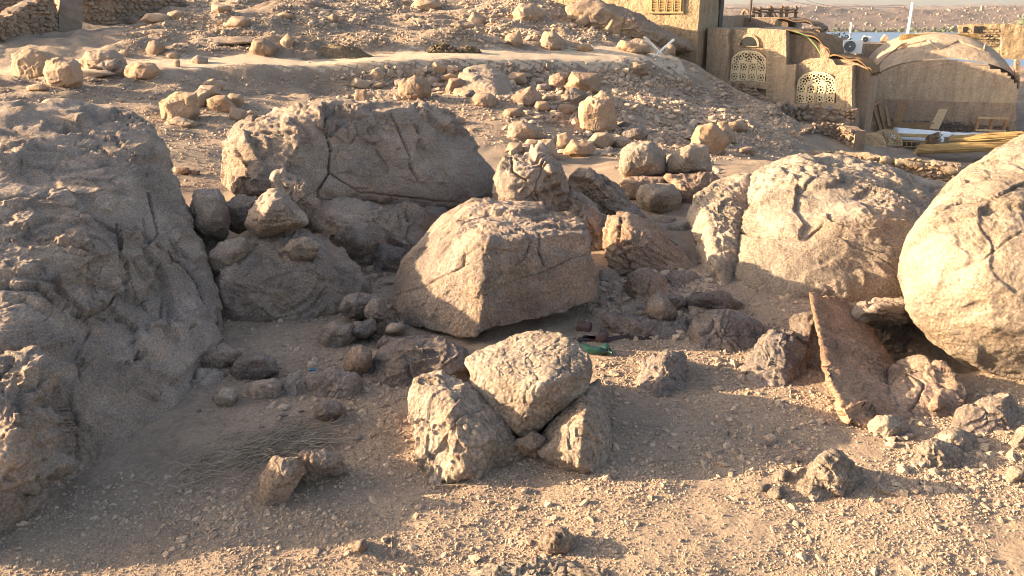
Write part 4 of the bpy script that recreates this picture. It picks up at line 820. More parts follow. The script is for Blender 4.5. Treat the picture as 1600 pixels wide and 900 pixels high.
scree(18, (0, 760, 1600, 900), 8, 24, 'small gravel stone', 'stones on the foreground gravel', ME_RUB)
scree(16, (950, 580, 1420, 745), 8, 24, 'dark gravel stone', 'stones on the shaded gravel', ME_GREY)
scree(10, (300, 560, 640, 760), 6, 18, 'small shaded stone', 'stones on the shaded sand', ME_GREY)
# ---------------------------------------------------------------- gravel: beyond counting
def gravel(name, label, n, regions, lo, hi, seed, oct_=False, pw=5.5, inst=False, clear_path=True):
    r = np.random.RandomState(seed)
    px = []; 
    tot = sum(w for *_, w in regions)
    Ps = []
    for (x0, y0, x1, y1, w) in regions:
        m = int(n * w / tot); a = r.uniform(x0, x1, m); b = r.uniform(y0, y1, m)
        u = (a - CX) / F; v = (CY - b) / F; den = CT + ST * v; sl_ = (-ST + CT * v) / den
        Y = np.full(m, 4.); lo_ = np.full(m, 2.3); hi_ = np.full(m, 45.)
        # first crossing, coarse march then bisection
        t = np.full(m, 2.3); hit = np.zeros(m, bool)
        for k in range(44):
            t2 = np.where(hit, t, t * 1.072); z = CAMZ + t2 * sl_; below = z < hz(u * t2 / den, t2, False)
            new = below & ~hit; lo_[new] = t[new]; hi_[new] = t2[new]; hit |= below; t = t2
        for k in range(9):
            mid = (lo_ + hi_) / 2; bl = CAMZ + mid * sl_ < hz(u * mid / den, mid, False); hi_ = np.where(bl, mid, hi_); lo_ = np.where(bl, lo_, mid)
        Y = hi_; ok = hit; x = u * Y / den; Ps.append(np.stack([x[ok], Y[ok]], 1))
    P = np.concatenate(Ps); m = len(P); z = hz(P[:, 0], P[:, 1])
    size = (lo + (hi - lo) * r.random(m) ** pw) * np.maximum(P[:, 1], 3) / F
    clump = fbm(np.stack([P[:, 0], P[:, 1], P[:, 0] * 0], 1) / .5, 3, 77); keep = (clump + r.normal(0, .3, m)) > (-.5 if inst else -.15); P, z, size = P[keep], z[keep], size[keep]; m = len(P)
    if clear_path:
        pm, _yc = path_mask(P[:, 0], P[:, 1]); keep = ~((pm > .35) & (P[:, 1] > 15) & (P[:, 0] < 7.2) & (r.random(m) > .08)); P, z, size = P[keep], z[keep], size[keep]; m = len(P)
    if inst:
        pp = proj(np.stack([P[:, 0], P[:, 1], z], 1)); bare = np.exp(-(((pp[:, 0] - 290) / 190) ** 2 + ((pp[:, 1] - 720) / 75) ** 2)) + np.exp(-(((pp[:, 0] - 430) / 120) ** 2 + ((pp[:, 1] - 640) / 30) ** 2)); keep = r.random(m) > bare * 1.1; P, z, size = P[keep], z[keep], size[keep]
        return P, z, size, r
    # 20-face pebbles
    ph = (1 + 5 ** .5) / 2; I = np.array([(-1, ph, 0), (1, ph, 0), (-1, -ph, 0), (1, -ph, 0), (0, -1, ph), (0, 1, ph), (0, -1, -ph), (0, 1, -ph), (ph, 0, -1), (ph, 0, 1), (-ph, 0, -1), (-ph, 0, 1)]) / 3.8
    T = np.array([(0, 11, 5), (0, 5, 1), (0, 1, 7), (0, 7, 10), (0, 10, 11), (1, 5, 9), (5, 11, 4), (11, 10, 2), (10, 7, 6), (7, 1, 8), (3, 9, 4), (3, 4, 2), (3, 2, 6), (3, 6, 8), (3, 8, 9), (4, 9, 5), (2, 4, 11), (6, 2, 10), (8, 6, 7), (9, 8, 1)])
    if oct_: I = np.array([(1, 0, 0), (-1, 0, 0), (0, 1, 0), (0, -1, 0), (0, 0, 1), (0, 0, -1)]) * .55; T = np.array([(0, 2, 4), (2, 1, 4), (1, 3, 4), (3, 0, 4), (2, 0, 5), (1, 2, 5), (3, 1, 5), (0, 3, 5)])
    nv = len(I)
    J = I[None] * r.uniform(.6, 1.25, (m, nv, 1)) * r.uniform(.6, 1.15, (m, 1, 3)) * np.array([1.1, 1., .7])
    an = r.uniform(0, 6.28, m); c, s = np.cos(an)[:, None], np.sin(an)[:, None]
    X = J[..., 0] * c - J[..., 1] * s; Yy = J[..., 0] * s + J[..., 1] * c; Z = J[..., 2] + J[..., 0] * r.uniform(-.4, .4, (m, 1))
    V = np.stack([X, Yy, Z], -1) * size[:, None, None] + np.stack([P[:, 0], P[:, 1], z + size * .05], 1)[:, None, :]
    Fc = (T[None] + (np.arange(m) * nv)[:, None, None]).reshape(-1, 3)
    me = mesh_np(name, V.reshape(-1, 3), [Fc], False)
    at = me.attributes.new('tint', 'FLOAT', 'POINT'); at.data.foreach_set('value', np.repeat(np.clip(r.normal(.42, .17, m), 0, .9), nv).astype(np.float32))
    tag(link(name, me, M['pebbles']), label, 'gravel', kind='stuff')
gravel('gravel', 'loose gravel over the near ground', 13000, [(-60, 740, 1660, 930, 10), (930, 540, 1600, 745, 5), (530, 600, 960, 760, 3), (60, 760, 560, 830, 1.2), (300, 480, 640, 640, 1.5), (900, 430, 1300, 545, 2)], 3.2, 15, 3)
def grit(name, label, n, regs, lo, hi, seed, pw):                # grains strewn over points: one mass
    P, z, size, r = gravel(name, label, n, regs, lo, hi, seed, True, pw, True); m = len(P)
    me = bpy.data.meshes.new(name); me.vertices.add(m); me.vertices.foreach_set('co', np.stack([P[:, 0], P[:, 1], z + size * .08], 1).astype(np.float32).ravel())
    for nm, ty, val in (('scl', 'FLOAT_VECTOR', (size[:, None] * r.uniform(.6, 1.3, (m, 3)) * (1, 1, .75))), ('rot', 'FLOAT_VECTOR', r.uniform(0, 6.28, (m, 3)) * (.12, .12, 1)), ('tint', 'FLOAT', np.clip(r.normal(.42, .18, m), 0, .9))):
        at = me.attributes.new(nm, ty, 'POINT'); at.data.foreach_set('vector' if 'VEC' in ty else 'value', val.astype(np.float32).ravel())
    o = link(name, me); me.materials.append(M['grit']); gn = bpy.data.node_groups.new(name, 'GeometryNodeTree')
    gn.interface.new_socket('Geometry', in_out='INPUT', socket_type='NodeSocketGeometry'); gn.interface.new_socket('Geometry', in_out='OUTPUT', socket_type='NodeSocketGeometry')
    N_ = gn.nodes.new; L_ = gn.links.new; gi = N_('NodeGroupInput'); go = N_('NodeGroupOutput'); ic = N_('GeometryNodeMeshIcoSphere'); ic.inputs['Radius'].default_value = .5; ic.inputs['Subdivisions'].default_value = 1
    sp_ = N_('GeometryNodeSetPosition'); nz = N_('ShaderNodeTexNoise'); nz.inputs['Scale'].default_value = 2.3; sb = N_('ShaderNodeVectorMath'); sb.operation = 'SUBTRACT'; sb.inputs[1].default_value = (.5, .5, .5); ml = N_('ShaderNodeVectorMath'); ml.operation = 'SCALE'; ml.inputs['Scale'].default_value = .9
    L_(nz.outputs['Color'], sb.inputs[0]); L_(sb.outputs[0], ml.inputs[0]); L_(ml.outputs[0], sp_.inputs['Offset']); L_(ic.outputs['Mesh'], sp_.inputs['Geometry'])
    sm = N_('GeometryNodeSetMaterial'); sm.inputs['Material'].default_value = M['grit']; L_(sp_.outputs[0], sm.inputs['Geometry'])
    fl = N_('GeometryNodeSetShadeSmooth'); fl.inputs['Shade Smooth'].default_value = False; L_(sm.outputs[0], fl.inputs[0])
    ip = N_('GeometryNodeInstanceOnPoints'); L_(gi.outputs[0], ip.inputs['Points']); L_(fl.outputs[0], ip.inputs['Instance'])
    for nm, sk in (('scl', 'Scale'), ('rot', 'Rotation')):
        na = N_('GeometryNodeInputNamedAttribute'); na.data_type = 'FLOAT_VECTOR'; na.inputs['Name'].default_value = nm
        if sk == 'Rotation':
            er = N_('FunctionNodeEulerToRotation'); L_(na.outputs[0], er.inputs[0]); L_(er.outputs[0], ip.inputs[sk])
        else: L_(na.outputs[0], ip.inputs[sk])
    L_(ip.outputs[0], go.inputs[0]); md = o.modifiers.new('grains', 'NODES'); md.node_group = gn
    tag(o, label, 'gravel', kind='stuff')
grit('grit', 'fine grit between the gravel of the near ground', 90000, [(-60, 735, 1660, 930, 13), (930, 540, 1600, 745, 5), (530, 600, 960, 760, 3), (60, 790, 560, 840, .5), (300, 480, 640, 620, .7), (900, 430, 1300, 545, 2)], 1.4, 6, 5, 3.2)
grit('scree_grit', 'fine broken stone over the bank and hillside', 42000, [(0, 120, 460, 300, 3), (480, 95, 1000, 230, 4), (960, 88, 1260, 250, 5), (180, 0, 1090, 80, 6)], 1.4, 6, 6, 3.)
gravel('rubble', 'broken rubble thrown over the scree slope and hilltop', 9000, [(985, 92, 1240, 232, 7), (500, 100, 985, 215, 1.2), (20, 125, 420, 240, .8), (470, 0, 680, 40, 3.6), (700, 5, 1095, 80, 4), (200, 20, 560, 92, 1.6)], 3, 13, 21)
gravel('shingle', 'broken grey stones and shingle among the near boulders', 3600, [(935, 415, 1110, 535, 7), (510, 420, 645, 550, 2), (1400, 630, 1600, 770, 2), (0, 740, 1600, 900, 3), (950, 560, 1420, 745, 3), (290, 540, 640, 700, 1)], 6, 26, 22)
gravel('bank_rubble', 'tumbled broken stones packed around the heap below the track', 2600, [(790, 100, 1000, 245, 3), (530, 100, 720, 160, 1), (1000, 95, 1130, 230, 1.6), (960, 180, 1130, 300, .8), (700, 95, 800, 110, .3)], 4.5, 21, 31, False, 3.2)
# ---------------------------------------------------------------- buildings
class Facade:
    def __init__(s, px, py, Y, e):
        p = U(px, py, Y); s.o = p[:2]; e = np.array(e, float); s.e = e / np.linalg.norm(e); s.i = np.array([-s.e[1], s.e[0]])   # i: into the building
    def S(s, px, py, d=0.):
        u = (px - CX) / F; v = (CY - py) / F; den = CT + ST * v; k = np.array([u / den, 1.])      # x = k*Y
        o = s.o + s.i * d; n = s.i; Y = (o @ n) / (k @ n); x = k[0] * Y
        return float((np.array([x, Y]) - s.o) @ s.e), float(CAMZ + Y * (-ST + CT * v) / den)
    def P(s, q, z, d=0.): a = s.o + s.e * q + s.i * d; return (a[0], a[1], z)
    def at(s, px, py, d=0., dd=None):
        q, z = s.S(px, py, d); return s.P(q, z, d if dd is None else dd)
    def poly(s, pts, d=0.): return [s.S(a, b, d) for a, b in pts]
    def prism(s, pts, depth, d=0., px=True, rough=0):
        pl = s.poly(pts, d) if px else pts
        return MB().prism(pl, depth, s.P(0, 0, d), (s.e[0], s.e[1], 0), (0, 0, 1), (s.i[0], s.i[1], 0))
def rough_mesh(me, amp, scale, seed=0, cuts=0):
    bm = bmesh.new(); bm.from_mesh(me)
    for k in range(cuts):
        L = max(e.calc_length() for e in bm.edges); ed = [e for e in bm.edges if e.calc_length() > L * .5]
        bmesh.ops.subdivide_edges(bm, edges=ed, cuts=1, use_grid_fill=True)
    bmesh.ops.triangulate(bm, faces=[f for f in bm.faces if len(f.verts) > 4])
    P = np.array([v.co for v in bm.verts]); d = np.stack([fbm(P / scale, 3, seed + k) for k in range(3)], 1) * amp
    for v, q in zip(bm.verts, d): v.co += Vector(q)
    bm.to_mesh(me); bm.free(); return me
def mud(fc, name, pts, depth, mat, parent, d=0., amp=.035, cuts=4, px=True):
    mb = fc.prism(pts, depth, d, px); me = rough_mesh(mb.mesh(name), amp, .5, len(pts), cuts); return link(name, me, M[mat], parent)
def lattice(fc, q0, q1, z0, z1, spring, d, mat, parent, cells=4, name='lattice', thick=.025):
    """pierced screen: a fine sheet with rosette holes under a low arch"""
    w = q1 - q0; nx = 84; st = w / nx; nz = int((z1 - z0) / st); cx_ = (q0 + q1) / 2
    def top(q): t = abs(q - cx_) / (w / 2); return spring + (z1 - spring) * math.sqrt(max(0, 1 - t * t))
    A = MB(); vs = {}
    def vert(i, j):
        if (i, j) not in vs: vs[(i, j)] = A.bm.verts.new(fc.P(q0 + i * st, z0 + j * st, d))
        return vs[(i, j)]
    cw = w / cells; H = spring - z0; nrow = max(1, round(H / (cw * .9)))
    ros = [(q0 + (k + .5) * cw, z0 + (r + .5) * H / nrow) for k in range(cells) for r in range(nrow)] if H > .1 else []
    ros += [(cx_ + math.cos(math.pi * (k + .5) / 6) * w / 2 * .70, spring + math.sin(math.pi * (k + .5) / 6) * (z1 - spring) * .62 + .02) for k in range(6)] + [(cx_, spring + (z1 - spring) * .26)]
    dots = [(a, b, cw * .125) for a, b in ros] + [(a + math.cos(t * math.pi / 3.5) * cw * .31, b + math.sin(t * math.pi / 3.5) * cw * .31, cw * .085) for a, b in ros for t in range(7)]
    dots = np.array(dots)
    def hole(q, z): return bool(((dots[:, 0] - q) ** 2 + (dots[:, 1] - z) ** 2 < dots[:, 2] ** 2).any())
    for i in range(nx):
        for j in range(nz):
            q = q0 + (i + .5) * st; z = z0 + (j + .5) * st
            if z > top(q): continue
            edge = z > top(q) - .07 or i < 2 or i > nx - 3 or j < 2
            if not edge and hole(q, z): continue
            A.bm.faces.new((vert(i, j), vert(i + 1, j), vert(i + 1, j + 1), vert(i, j + 1)))
    r = bmesh.ops.extrude_face_region(A.bm, geom=A.bm.faces[:]); n = Vector((fc.i[0], fc.i[1], 0)) * thick
    for v in [g for g in r['geom'] if isinstance(g, bmesh.types.BMVert)]: v.co += n
    return A.build(name, M[mat], parent)
def arch_poly(q0, q1, z0, zs, z1, n=16):
    c = (q0 + q1) / 2; w = (q1 - q0) / 2
    return [(q0, z0), (q1, z0)] + [(c + w * math.cos(math.pi * k / n), zs + (z1 - zs) * math.sin(math.pi * k / n)) for k in range(n + 1)]
# --- house with the pierced windows
HA = Facade(1168, 110, 33, (.80, -.60))
hA = empty('mud_house', HA.at(1168, 160), 0, 'stepped mud-plastered house with two pierced arched windows', 'house')
def par(o, p): 
    o.parent = p; o.matrix_parent_inverse = Matrix.Translation(-Vector(p.location)); return o
def kids(p, *objs):
    for o in objs: o.parent = p; o.location = Vector(o.location) - Vector(p.location)
zt = .28
w1 = mud(HA, 'wall', [(1104, 132), (1107, 44), (1150, 46), (1165, 44), (1200, 46), (1229, 48), (1229, 176), (1180, 170)], 3.6, 'mud', None, d=.28)
w2 = mud(HA, 'pilaster', [(1101, 140), (1106, 44), (1139, 45.5), (1137, 140)], .28, 'mud', None)
w3 = mud(HA, 'pilaster', [(1197, 160), (1197, 47), (1228, 48), (1228, 101), (1243, 101), (1241, 180), (1205, 175)], .28, 'mud', None)
w4 = mud(HA, 'wall', [(1230, 190), (1230, 101), (1247, 101), (1255, 95), (1265, 91), (1290, 90), (1300, 94), (1306, 101), (1332, 103), (1332, 200)], 1.5, 'mud', None, d=.28)
w5 = mud(HA, 'pilaster', [(1306, 200), (1306, 102), (1332, 103.5), (1331, 205)], .28, 'mud', None)
sl1 = mud(HA, 'sill', [(1137, 134), (1138, 127), (1197, 127), (1198, 140)], .24, 'mud', None, d=.04)
sl2 = mud(HA, 'sill', [(1241, 172), (1242, 161), (1307, 161), (1307, 175)], .24, 'mud', None, d=.04)
kids(hA, w1, w2, w3, w4, w5, sl1, sl2)
def window(fc, x0, x1, ytop, yspr, ybot, parent, cells):
    q0, z0 = fc.S(x0, ybot, .25); q1, _ = fc.S(x1, ybot, .25); zs = fc.S((x0 + x1) / 2, yspr, .25)[1]; z1 = fc.S((x0 + x1) / 2, ytop, .25)[1]
    back = fc.prism(arch_poly(q0, q1, z0, zs, z1), .03, .245, False).build('window', M['dark']); kids(parent, back)  # solid near-black sheet, standing in for the unlit room behind
    la = lattice(fc, q0, q1, z0, z1, zs, .17, 'cream', None, cells, 'screen'); la.parent = back; la.location = -Vector(parent.location) - Vector(back.location)
    cq = (q0 + q1) / 2; w = (q1 - q0) / 2
    for s_ in (-1, 1):
        c = fc.P(cq + s_ * w * .24, (z0 + zs) / 2, .155)
        o = MB(); 
        for a, b, dx, dz in ((0, 0, .02, 1), (1, 0, .02, 1), (.5, -.5, 1, .03), (.5, .5, 1, .03)):
            o.box(fc.P(cq + s_ * w * .24 + (a - .5) * w * .46, (z0 + zs) / 2 + b * (zs - z0) * .96, .155), (.05 if dx < 1 else w * .48, .03, (zs - z0) * .96 if dz == 1 else .05), Matrix.Rotation(math.atan2(fc.e[1], fc.e[0]), 3, 'Z'))
        o = o.build('shutter_frame', M['cream']); o.parent = back; o.location = -Vector(parent.location) - Vector(back.location)
    return back
window(HA, 1141, 1196, 78, 97, 126.5, hA, 4)
window(HA, 1243, 1304, 111, 132, 161, hA, 4)
q0, z0 = HA.S(1157, 71, .26); q1, _ = HA.S(1183, 71, .26); zt1 = HA.S(1170, 57, .26)[1]
f_ = HA.prism(arch_poly(q0 - .1, q1 + .1, z0 - .04, z0, zt1 + .1), .10, .18, False).build('fanlight', M['mud'])
g_ = HA.prism(arch_poly(q0, q1, z0, z0, zt1), .05, .165, False).build('pane', M['glass_dark']); kids(hA, f_); g_.parent = f_; g_.location = -Vector(hA.location) - Vector(f_.location)
# reed mats over the vaults behind the parapets
def mat_vault(name, label, fc, x0, x1, ytop, yend, d0, d1, mat, drop=1.):
    q0, z0 = fc.S(x0, ytop, d0); q1, z1 = fc.S(x1, yend, d0); n, m = 18, 12; V = []
    for k in range(2):
        for a in range(n):
            t = a / (n - 1); q = q0 + (q1 - q0) * math.sin(t * math.pi / 2); z = z1 + (z0 - z1) * math.cos(t * math.pi / 2)
            for b in range(m):
                d = d0 + (d1 - d0) * b / (m - 1); V.append(fc.P(q, z - .06 * k + .05 * math.sin(b * 1.7 + a), d))
    V = np.array(V); V += .03 * np.stack([fbm(V / .3, 2, s) for s in (1, 2, 3)], 1); f = grid_faces(n, m); base = V.mean(0)
    rim = []
    idx = [(0, b) for b in range(m)] + [(a, m - 1) for a in range(n)] + [(n - 1, b) for b in range(m)][::-1] + [(a, 0) for a in range(n)][::-1]
    ii = [a * m + b for a, b in idx]
    for p, q in zip(ii, ii[1:]):
        if p != q: rim.append((p, q, q + n * m, p + n * m))
    return tag(link(name, mesh_np(name, V - base, [f, f[:, ::-1] + n * m, np.array(rim)]), M[mat], None, base), label, 'mat')
def vault_body(fc, x0, x1, ytop, yend, d0, d1, parent):
    q0, z0 = fc.S(x0, ytop, d0); q1, z1 = fc.S(x1, yend, d0); n = 14
    pl = [(q0 + (q1 - q0) * math.sin(t * math.pi / 2 / n), z1 - .12 + (z0 - z1) * math.cos(t * math.pi / 2 / n)) for t in range(n + 1)] + [(q1 - .02, z1 - 3.), (q0, z1 - 3.)]
    kids(parent, link('vault', rough_mesh(fc.prism(pl, d1 - d0 - .2, d0 + .1, False).mesh('vault'), .02, .5, 3, 1), M['mud_pink']))
vault_body(HA, 1222, 1296, 47, 90, .6, 2.4, hA); vault_body(HA, 1296, 1362, 86, 116, .6, 1.8, hA)
mat_vault('reed_mat', 'brown reed mat draped over the vault behind the stepped parapet', HA, 1222, 1296, 47, 90, .5, 2.5, 'mat_brown')
mat_vault('reed_mat', 'brown reed mat sagging over the lower vault by the dome', HA, 1296, 1362, 86, 116, .5, 1.9, 'mat_brown')
# --- domed house
HB = Facade(1361, 205, 35.2, (.95, -.31))
hB = empty('domed_house', HB.at(1475, 205), 0, 'broad mud house under a low plastered dome with stepped gable', 'house')
gable = [(1361, 232), (1361, 131), (1372, 130), (1390, 121), (1405, 109), (1420, 102), (1450, 98), (1488, 96.5), (1490, 99), (1503, 99), (1505, 103), (1514, 103), (1516, 107), (1524, 107), (1526, 111), (1533, 111), (1535, 116), (1542, 116), (1544, 121), (1550, 121), (1552, 127), (1557, 130), (1560, 138), (1588, 138), (1588, 236)]
cB = HB.S(1474, 135)[0]; zB = HB.S(1474, 137)[1]; AW = (HB.S(1589, 137)[0] - HB.S(1360, 137)[0]) / 2 * 1.0; BD, HD, DC = 3.1, 2.12, 2.62
r0_ = math.sqrt(1 - (DC / BD) ** 2); zl_ = HB.S(1474, 236)[1]; gpl = [(cB - AW * 1.01, zl_), (cB - AW * 1.01, zB + .1)]
for k in range(1, 40):
    q = -1 + 2 * k / 40; z = HD * (1 - q * q) ** .425 * r0_ - .02
    if q > .15:                                         # stepped bricks on this side
        st = .13; z2 = math.floor((z - .02) / st) * st; gpl += [(cB + AW * (q - .02), zB + max(z2, .05)), (cB + AW * (q + .024), zB + max(z2, .05))]
    else: gpl.append((cB + AW * q, zB + z))
gpl += [(cB + AW * .985, zB + .02), (cB + AW * 1.01, zB + .02), (cB + AW * 1.01, zl_)]
wb = mud(HB, 'gable_wall', gpl, .35, 'mud_sunlit', None, amp=.015, px=False)
wl = mud(HB, 'plinth_wall', [(1361, 215), (1361, 154), (1588, 162), (1588, 232)], .16, 'mud_pink', None, d=-.13, amp=.02)
def dome_r(d): return np.where(d < DC, np.sqrt(np.maximum(0, 1 - ((DC - d) / BD) ** 2)), 1.)
n1_, n2_ = 72, 44; aa = np.linspace(0, math.pi, n1_); ds = np.concatenate([.04 + (DC - .04) * np.linspace(0, 1, 30) ** 1.3, np.linspace(DC, 5.4, n2_ - 29)[1:]])
Vd = np.array([HB.P(cB + AW * math.cos(a), zB + HD * math.sin(a) ** .85 * float(dome_r(np.array(d))), d) for d in ds for a in aa])
Vd += .02 * np.stack([fbm(Vd / .6, 3, 80 + s) for s in range(3)], 1)
dome = link('dome', mesh_np('dome', Vd, [grid_faces(len(ds), n1_)]), M['mud_dome'])
def dome_hit(px, py):
    u = (px - CX) / F; v = (CY - py) / F; den = CT + ST * v; Y = np.linspace(33, 41, 3000); x = u / den * Y; z = CAMZ + Y * (-ST + CT * v) / den
    R = np.stack([x, Y], 1) - HB.o; q = (R @ HB.e - cB) / AW; d = R @ HB.i; h = HD * np.maximum(0, 1 - q * q) ** .425 * dome_r(d) + zB - z
    ok = (h > 0) & (d > 0); i = int(np.argmax(ok)) if ok.any() else int(np.argmax(np.where(d > 0, h, -99))); return Vector((x[i], Y[i], z[i]))
zz = []
zpts = [(1402, 78), (1418, 70), (1449, 63), (1467, 77), (1497, 64), (1537, 79), (1540, 66)]
for a, b in zip(zpts, zpts[1:]):
    for k in range(6): zz.append(dome_hit(a[0] + (b[0] - a[0]) * k / 6, a[1] + (b[1] - a[1]) * k / 6))
zig = MB().tube(zz, .05, 6).build('zigzag_band', M['mud_dome'])
body = mud(HB, 'wall', [(1588, 232), (1588, 138), (1361, 131), (1361, 232)], 5.2, 'mud_pink', None, d=.33, amp=.01, cuts=2)
kids(hB, wb, wl, dome, body); zig.parent = dome; zig.location = -Vector(dome.location) - Vector(hB.location)
kids(hB, zig) if False else None
bk = MB(); RB = Matrix.Rotation(math.atan2(HB.e[1], HB.e[0]), 3, 'Z')
for k in range(11):
    o = MB().box((0, 0, 0), (.16, .3, .09), RB).build('brick', M['rubble'] if k % 3 else M['granite_orange'], None, Vector(HB.at(1589 - .2 * (11 - k) * .3, 136 - k * 4.2, .3))); kids(hB, o)
sb = link('straw_cover', None) if False else None
def bundle(name, label, a, b, r, n, mat, cat='straw', seed=0, flat=.5, parent=None):
    g = random.Random(seed); a, b = Vector(a), Vector(b); d = (b - a); s_ = d.normalized().orthogonal(); up = d.normalized().cross(s_)
    m = MB()
    for k in range(n):
        t = g.uniform(0, 6.28); rr = r * math.sqrt(g.random()); off = Vector((0, 0, 1)) * math.sin(t) * rr * flat + Vector((d.y, -d.x, 0)).normalized() * math.cos(t) * rr
        e0, e1 = g.uniform(-.06, .12), g.uniform(.85, 1.08); bend = Vector((g.uniform(-1, 1), g.uniform(-1, 1), g.uniform(-.6, .6))) * r * .25
        m.tube([a + d * e0 + off, a + d * (e0 + e1) / 2 + off + bend, a + d * e1 + off * g.uniform(.8, 1.3)], g.uniform(.02, .04), 4, True, .012)
    me = m.mesh(name); base = (a + b) / 2
    for v in me.vertices: v.co -= base
    return tag(link(name, me, M[mat], None, base), label, cat)
tp = [dome_hit(x, y) for x, y in ((1428, 62), (1540, 62))]
bundle('straw_thatch', 'golden straw laid along the crest of the dome', tp[0] + Vector((0, .9, .08)), tp[1] + Vector((0, .9, .08)), .38, 150, 'straw', 'straw', 3, .35)
bundle('palm_fringe', 'ragged brown palm fringe running up the side of the dome', dome_hit(1367, 112), dome_hit(1412, 72), .22, 90, 'palm', 'straw', 5, .5)
# --- yellow house on the bank
HC = Facade(1091, 66, 33.5, (.87, -.5))
hC = empty('yellow_house', HC.at(1000, 70), 0, 'tall yellowish mud house with ochre shutters standing on the bank', 'house')
qa = HC.S(860, 40)[0]; qb = HC.S(1091, 40)[0]; zb = 0.2; ztp = 3.75
yb = mud(HC, 'wall', [(qa, zb), (qa, ztp), (qb, ztp), (qb, zb)], 3.3, 'mud_yellow', None, amp=.03, cuts=5, px=False)
yc_ = mud(HC, 'wall', [(qb - 1, zb), (qb - 1, ztp - 1), (qb - .02, ztp - 1), (qb - .02, zb)], 5.5, 'mud_pink', None, d=3.25, amp=.02, cuts=3, px=False)
sq0, sz0 = HC.S(1018, 17); sq1, _ = HC.S(1066, 17); kids(hC, yb, yc_)
fr = MB().box(HC.P((sq0 + sq1) / 2, sz0 + .65, -.02), (sq1 - sq0 + .16, .12, 1.5), Matrix.Rotation(math.atan2(HC.e[1], HC.e[0]), 3, 'Z')).build('window', M['ochre']); kids(hC, fr)
for k in range(4):
    o = MB(); c = sq0 + (k + .5) * (sq1 - sq0) / 4; wv = (sq1 - sq0) / 4 * .9; Rz = Matrix.Rotation(math.atan2(HC.e[1], HC.e[0]), 3, 'Z')
    for a in (-1, 1): o.box(HC.P(c + a * wv * .43, sz0 + .65, -.11), (wv * .14, .05, 1.3), Rz)
    for j in range(13): o.box(HC.P(c, sz0 + .06 + j * .1, -.1), (wv * .8, .03, .075), Rz @ Matrix.Rotation(.5, 3, 'X'))
    o = o.build('shutter', M['ochre']); o.parent = fr; o.location = -Vector(hC.location) - Vector(fr.location)
# dark doorway post on the side wall
dp = MB().box(HC.P(qb + .02, 2.6, 2.9), (.12, .5, 3.2), Matrix.Rotation(math.atan2(HC.e[1], HC.e[0]), 3, 'Z')).build('door', M['wood_dark']); kids(hC, dp)
# --- terrace with a palm-trunk fence behind, small huts, chimneys
def block(name, label, x0, y0, x1, y1, Y, depth, mat, e=(.95, -.31), cat='house', parts=True):
    fc = Facade(x0, y1, Y, e); r = empty(name, fc.at((x0 + x1) / 2, y1), 0, label, cat)
    w = mud(fc, 'wall', [(x0, y1), (x0, y0), (x1, y0), (x1, y1)], depth, mat, None, cuts=3); kids(r, w)
    q0, q1 = fc.S(x0, y0)[0], fc.S(x1, y0)[0]; zt_ = fc.S(x0, y0)[1]
    rf = MB().prism([(q0 + .05, -.12), (q1 - .05, -.12), (q1 - .05, .03), (q0 + .05, .03)], depth - .1, fc.P(0, zt_, .05), (fc.e[0], fc.e[1], 0), (0, 0, 1), (fc.i[0], fc.i[1], 0)).build('roof', M['mud_pink']); kids(r, rf)
    return r, fc
tr, ft = block('terrace', 'stone-edged terrace behind the stepped house', 1128, 28, 1232, 60, 40, 5, 'rubble', (.9, -.43), 'terrace')
ht, fh = block('mud_hut', 'low plastered hut with a reed roof behind the stepped house', 1228, 47, 1281, 80, 38.5, 3, 'mud', (.9, -.43), 'hut')
mat_vault('reed_roof', 'grey-brown domed reed roof over the low plastered hut', fh, 1212, 1284, 29, 48, -.3, 3.2, 'palm')
block('mud_hut', 'small mud hut in shade behind the air conditioners', 1281, 56, 1302, 84, 40, 3, 'mud_pink', (.9, -.43), 'hut')
cr, fcr = block('water_tank', 'rusty square tank on the roofs beside the air conditioner', 1292, 60, 1315, 84, 38.5, .8, 'mud_pink', (.8, -.6), 'tank')
block('mud_hut', 'flat-roofed hut with a scalloped parapet behind the dome', 1340, 69, 1440, 110, 43, 3, 'mud_pink', (.95, -.31), 'hut')
for k, (x0, y0, x1, y1, lb) in enumerate([(1378, 55, 1388, 72, 'pointed mud pinnacle right of the far air conditioner'), (1348, 56, 1356, 72, 'rounded mud pinnacle left of the far air conditioner')]):
    fc = Facade(x0, y1, 44, (.95, -.31)); tag(mud(fc, 'roof_pinnacle', [(x0, y1), (x0, y0 + 6), ((x0 + x1) / 2, y0), (x1, y0 + 3), (x1, y1)], .8, 'mud', None, cuts=2), lb, 'parapet')
# brick hut at the edge
br = empty('brick_hut', U(1545, 90, 48), 0, 'rough brick hut with two square openings behind the dome', 'hut')
FB = Facade(1497, 70, 48, (.93, -.37))
kb = mud(FB, 'wall', [(1497, 92), (1497, 39), (1527, 38), (1560, 37), (1564, 38), (1564, 92)], .4, 'mud_yellow', None, cuts=4, amp=.05); kids(br, kb)
sdw = mud(FB, 'side_wall', [(1565, 92), (1565, 38), (1640, 40), (1640, 92)], .4, 'mud_yellow', None, d=1.6, cuts=4, amp=.05); kids(br, sdw)
for x in (1525, 1533, 1508):
    o = MB().box(FB.at(x, 46.5, -.02), (.22, .1, .38 if x > 1510 else .3), Matrix.Rotation(math.atan2(FB.e[1], FB.e[0]), 3, 'Z')).build('opening_shade', M['dark']); kids(br, o)  # near-black boxes on the wall, painting the shade inside openings
for k in range(6):
    a = k % 3; b = k // 3; x = 1541 + a * 5 + b * 2.5; o = MB().box(FB.at(x, 57 + b * 4, -.02), (.13, .1, .13), Matrix.Rotation(math.atan2(FB.e[1], FB.e[0]), 3, 'Z') @ Matrix.Rotation(.785, 3, 'Y')).build('opening_shade', M['dark']); kids(br, o)  # small near-black boxes, shade of the holes put into colour
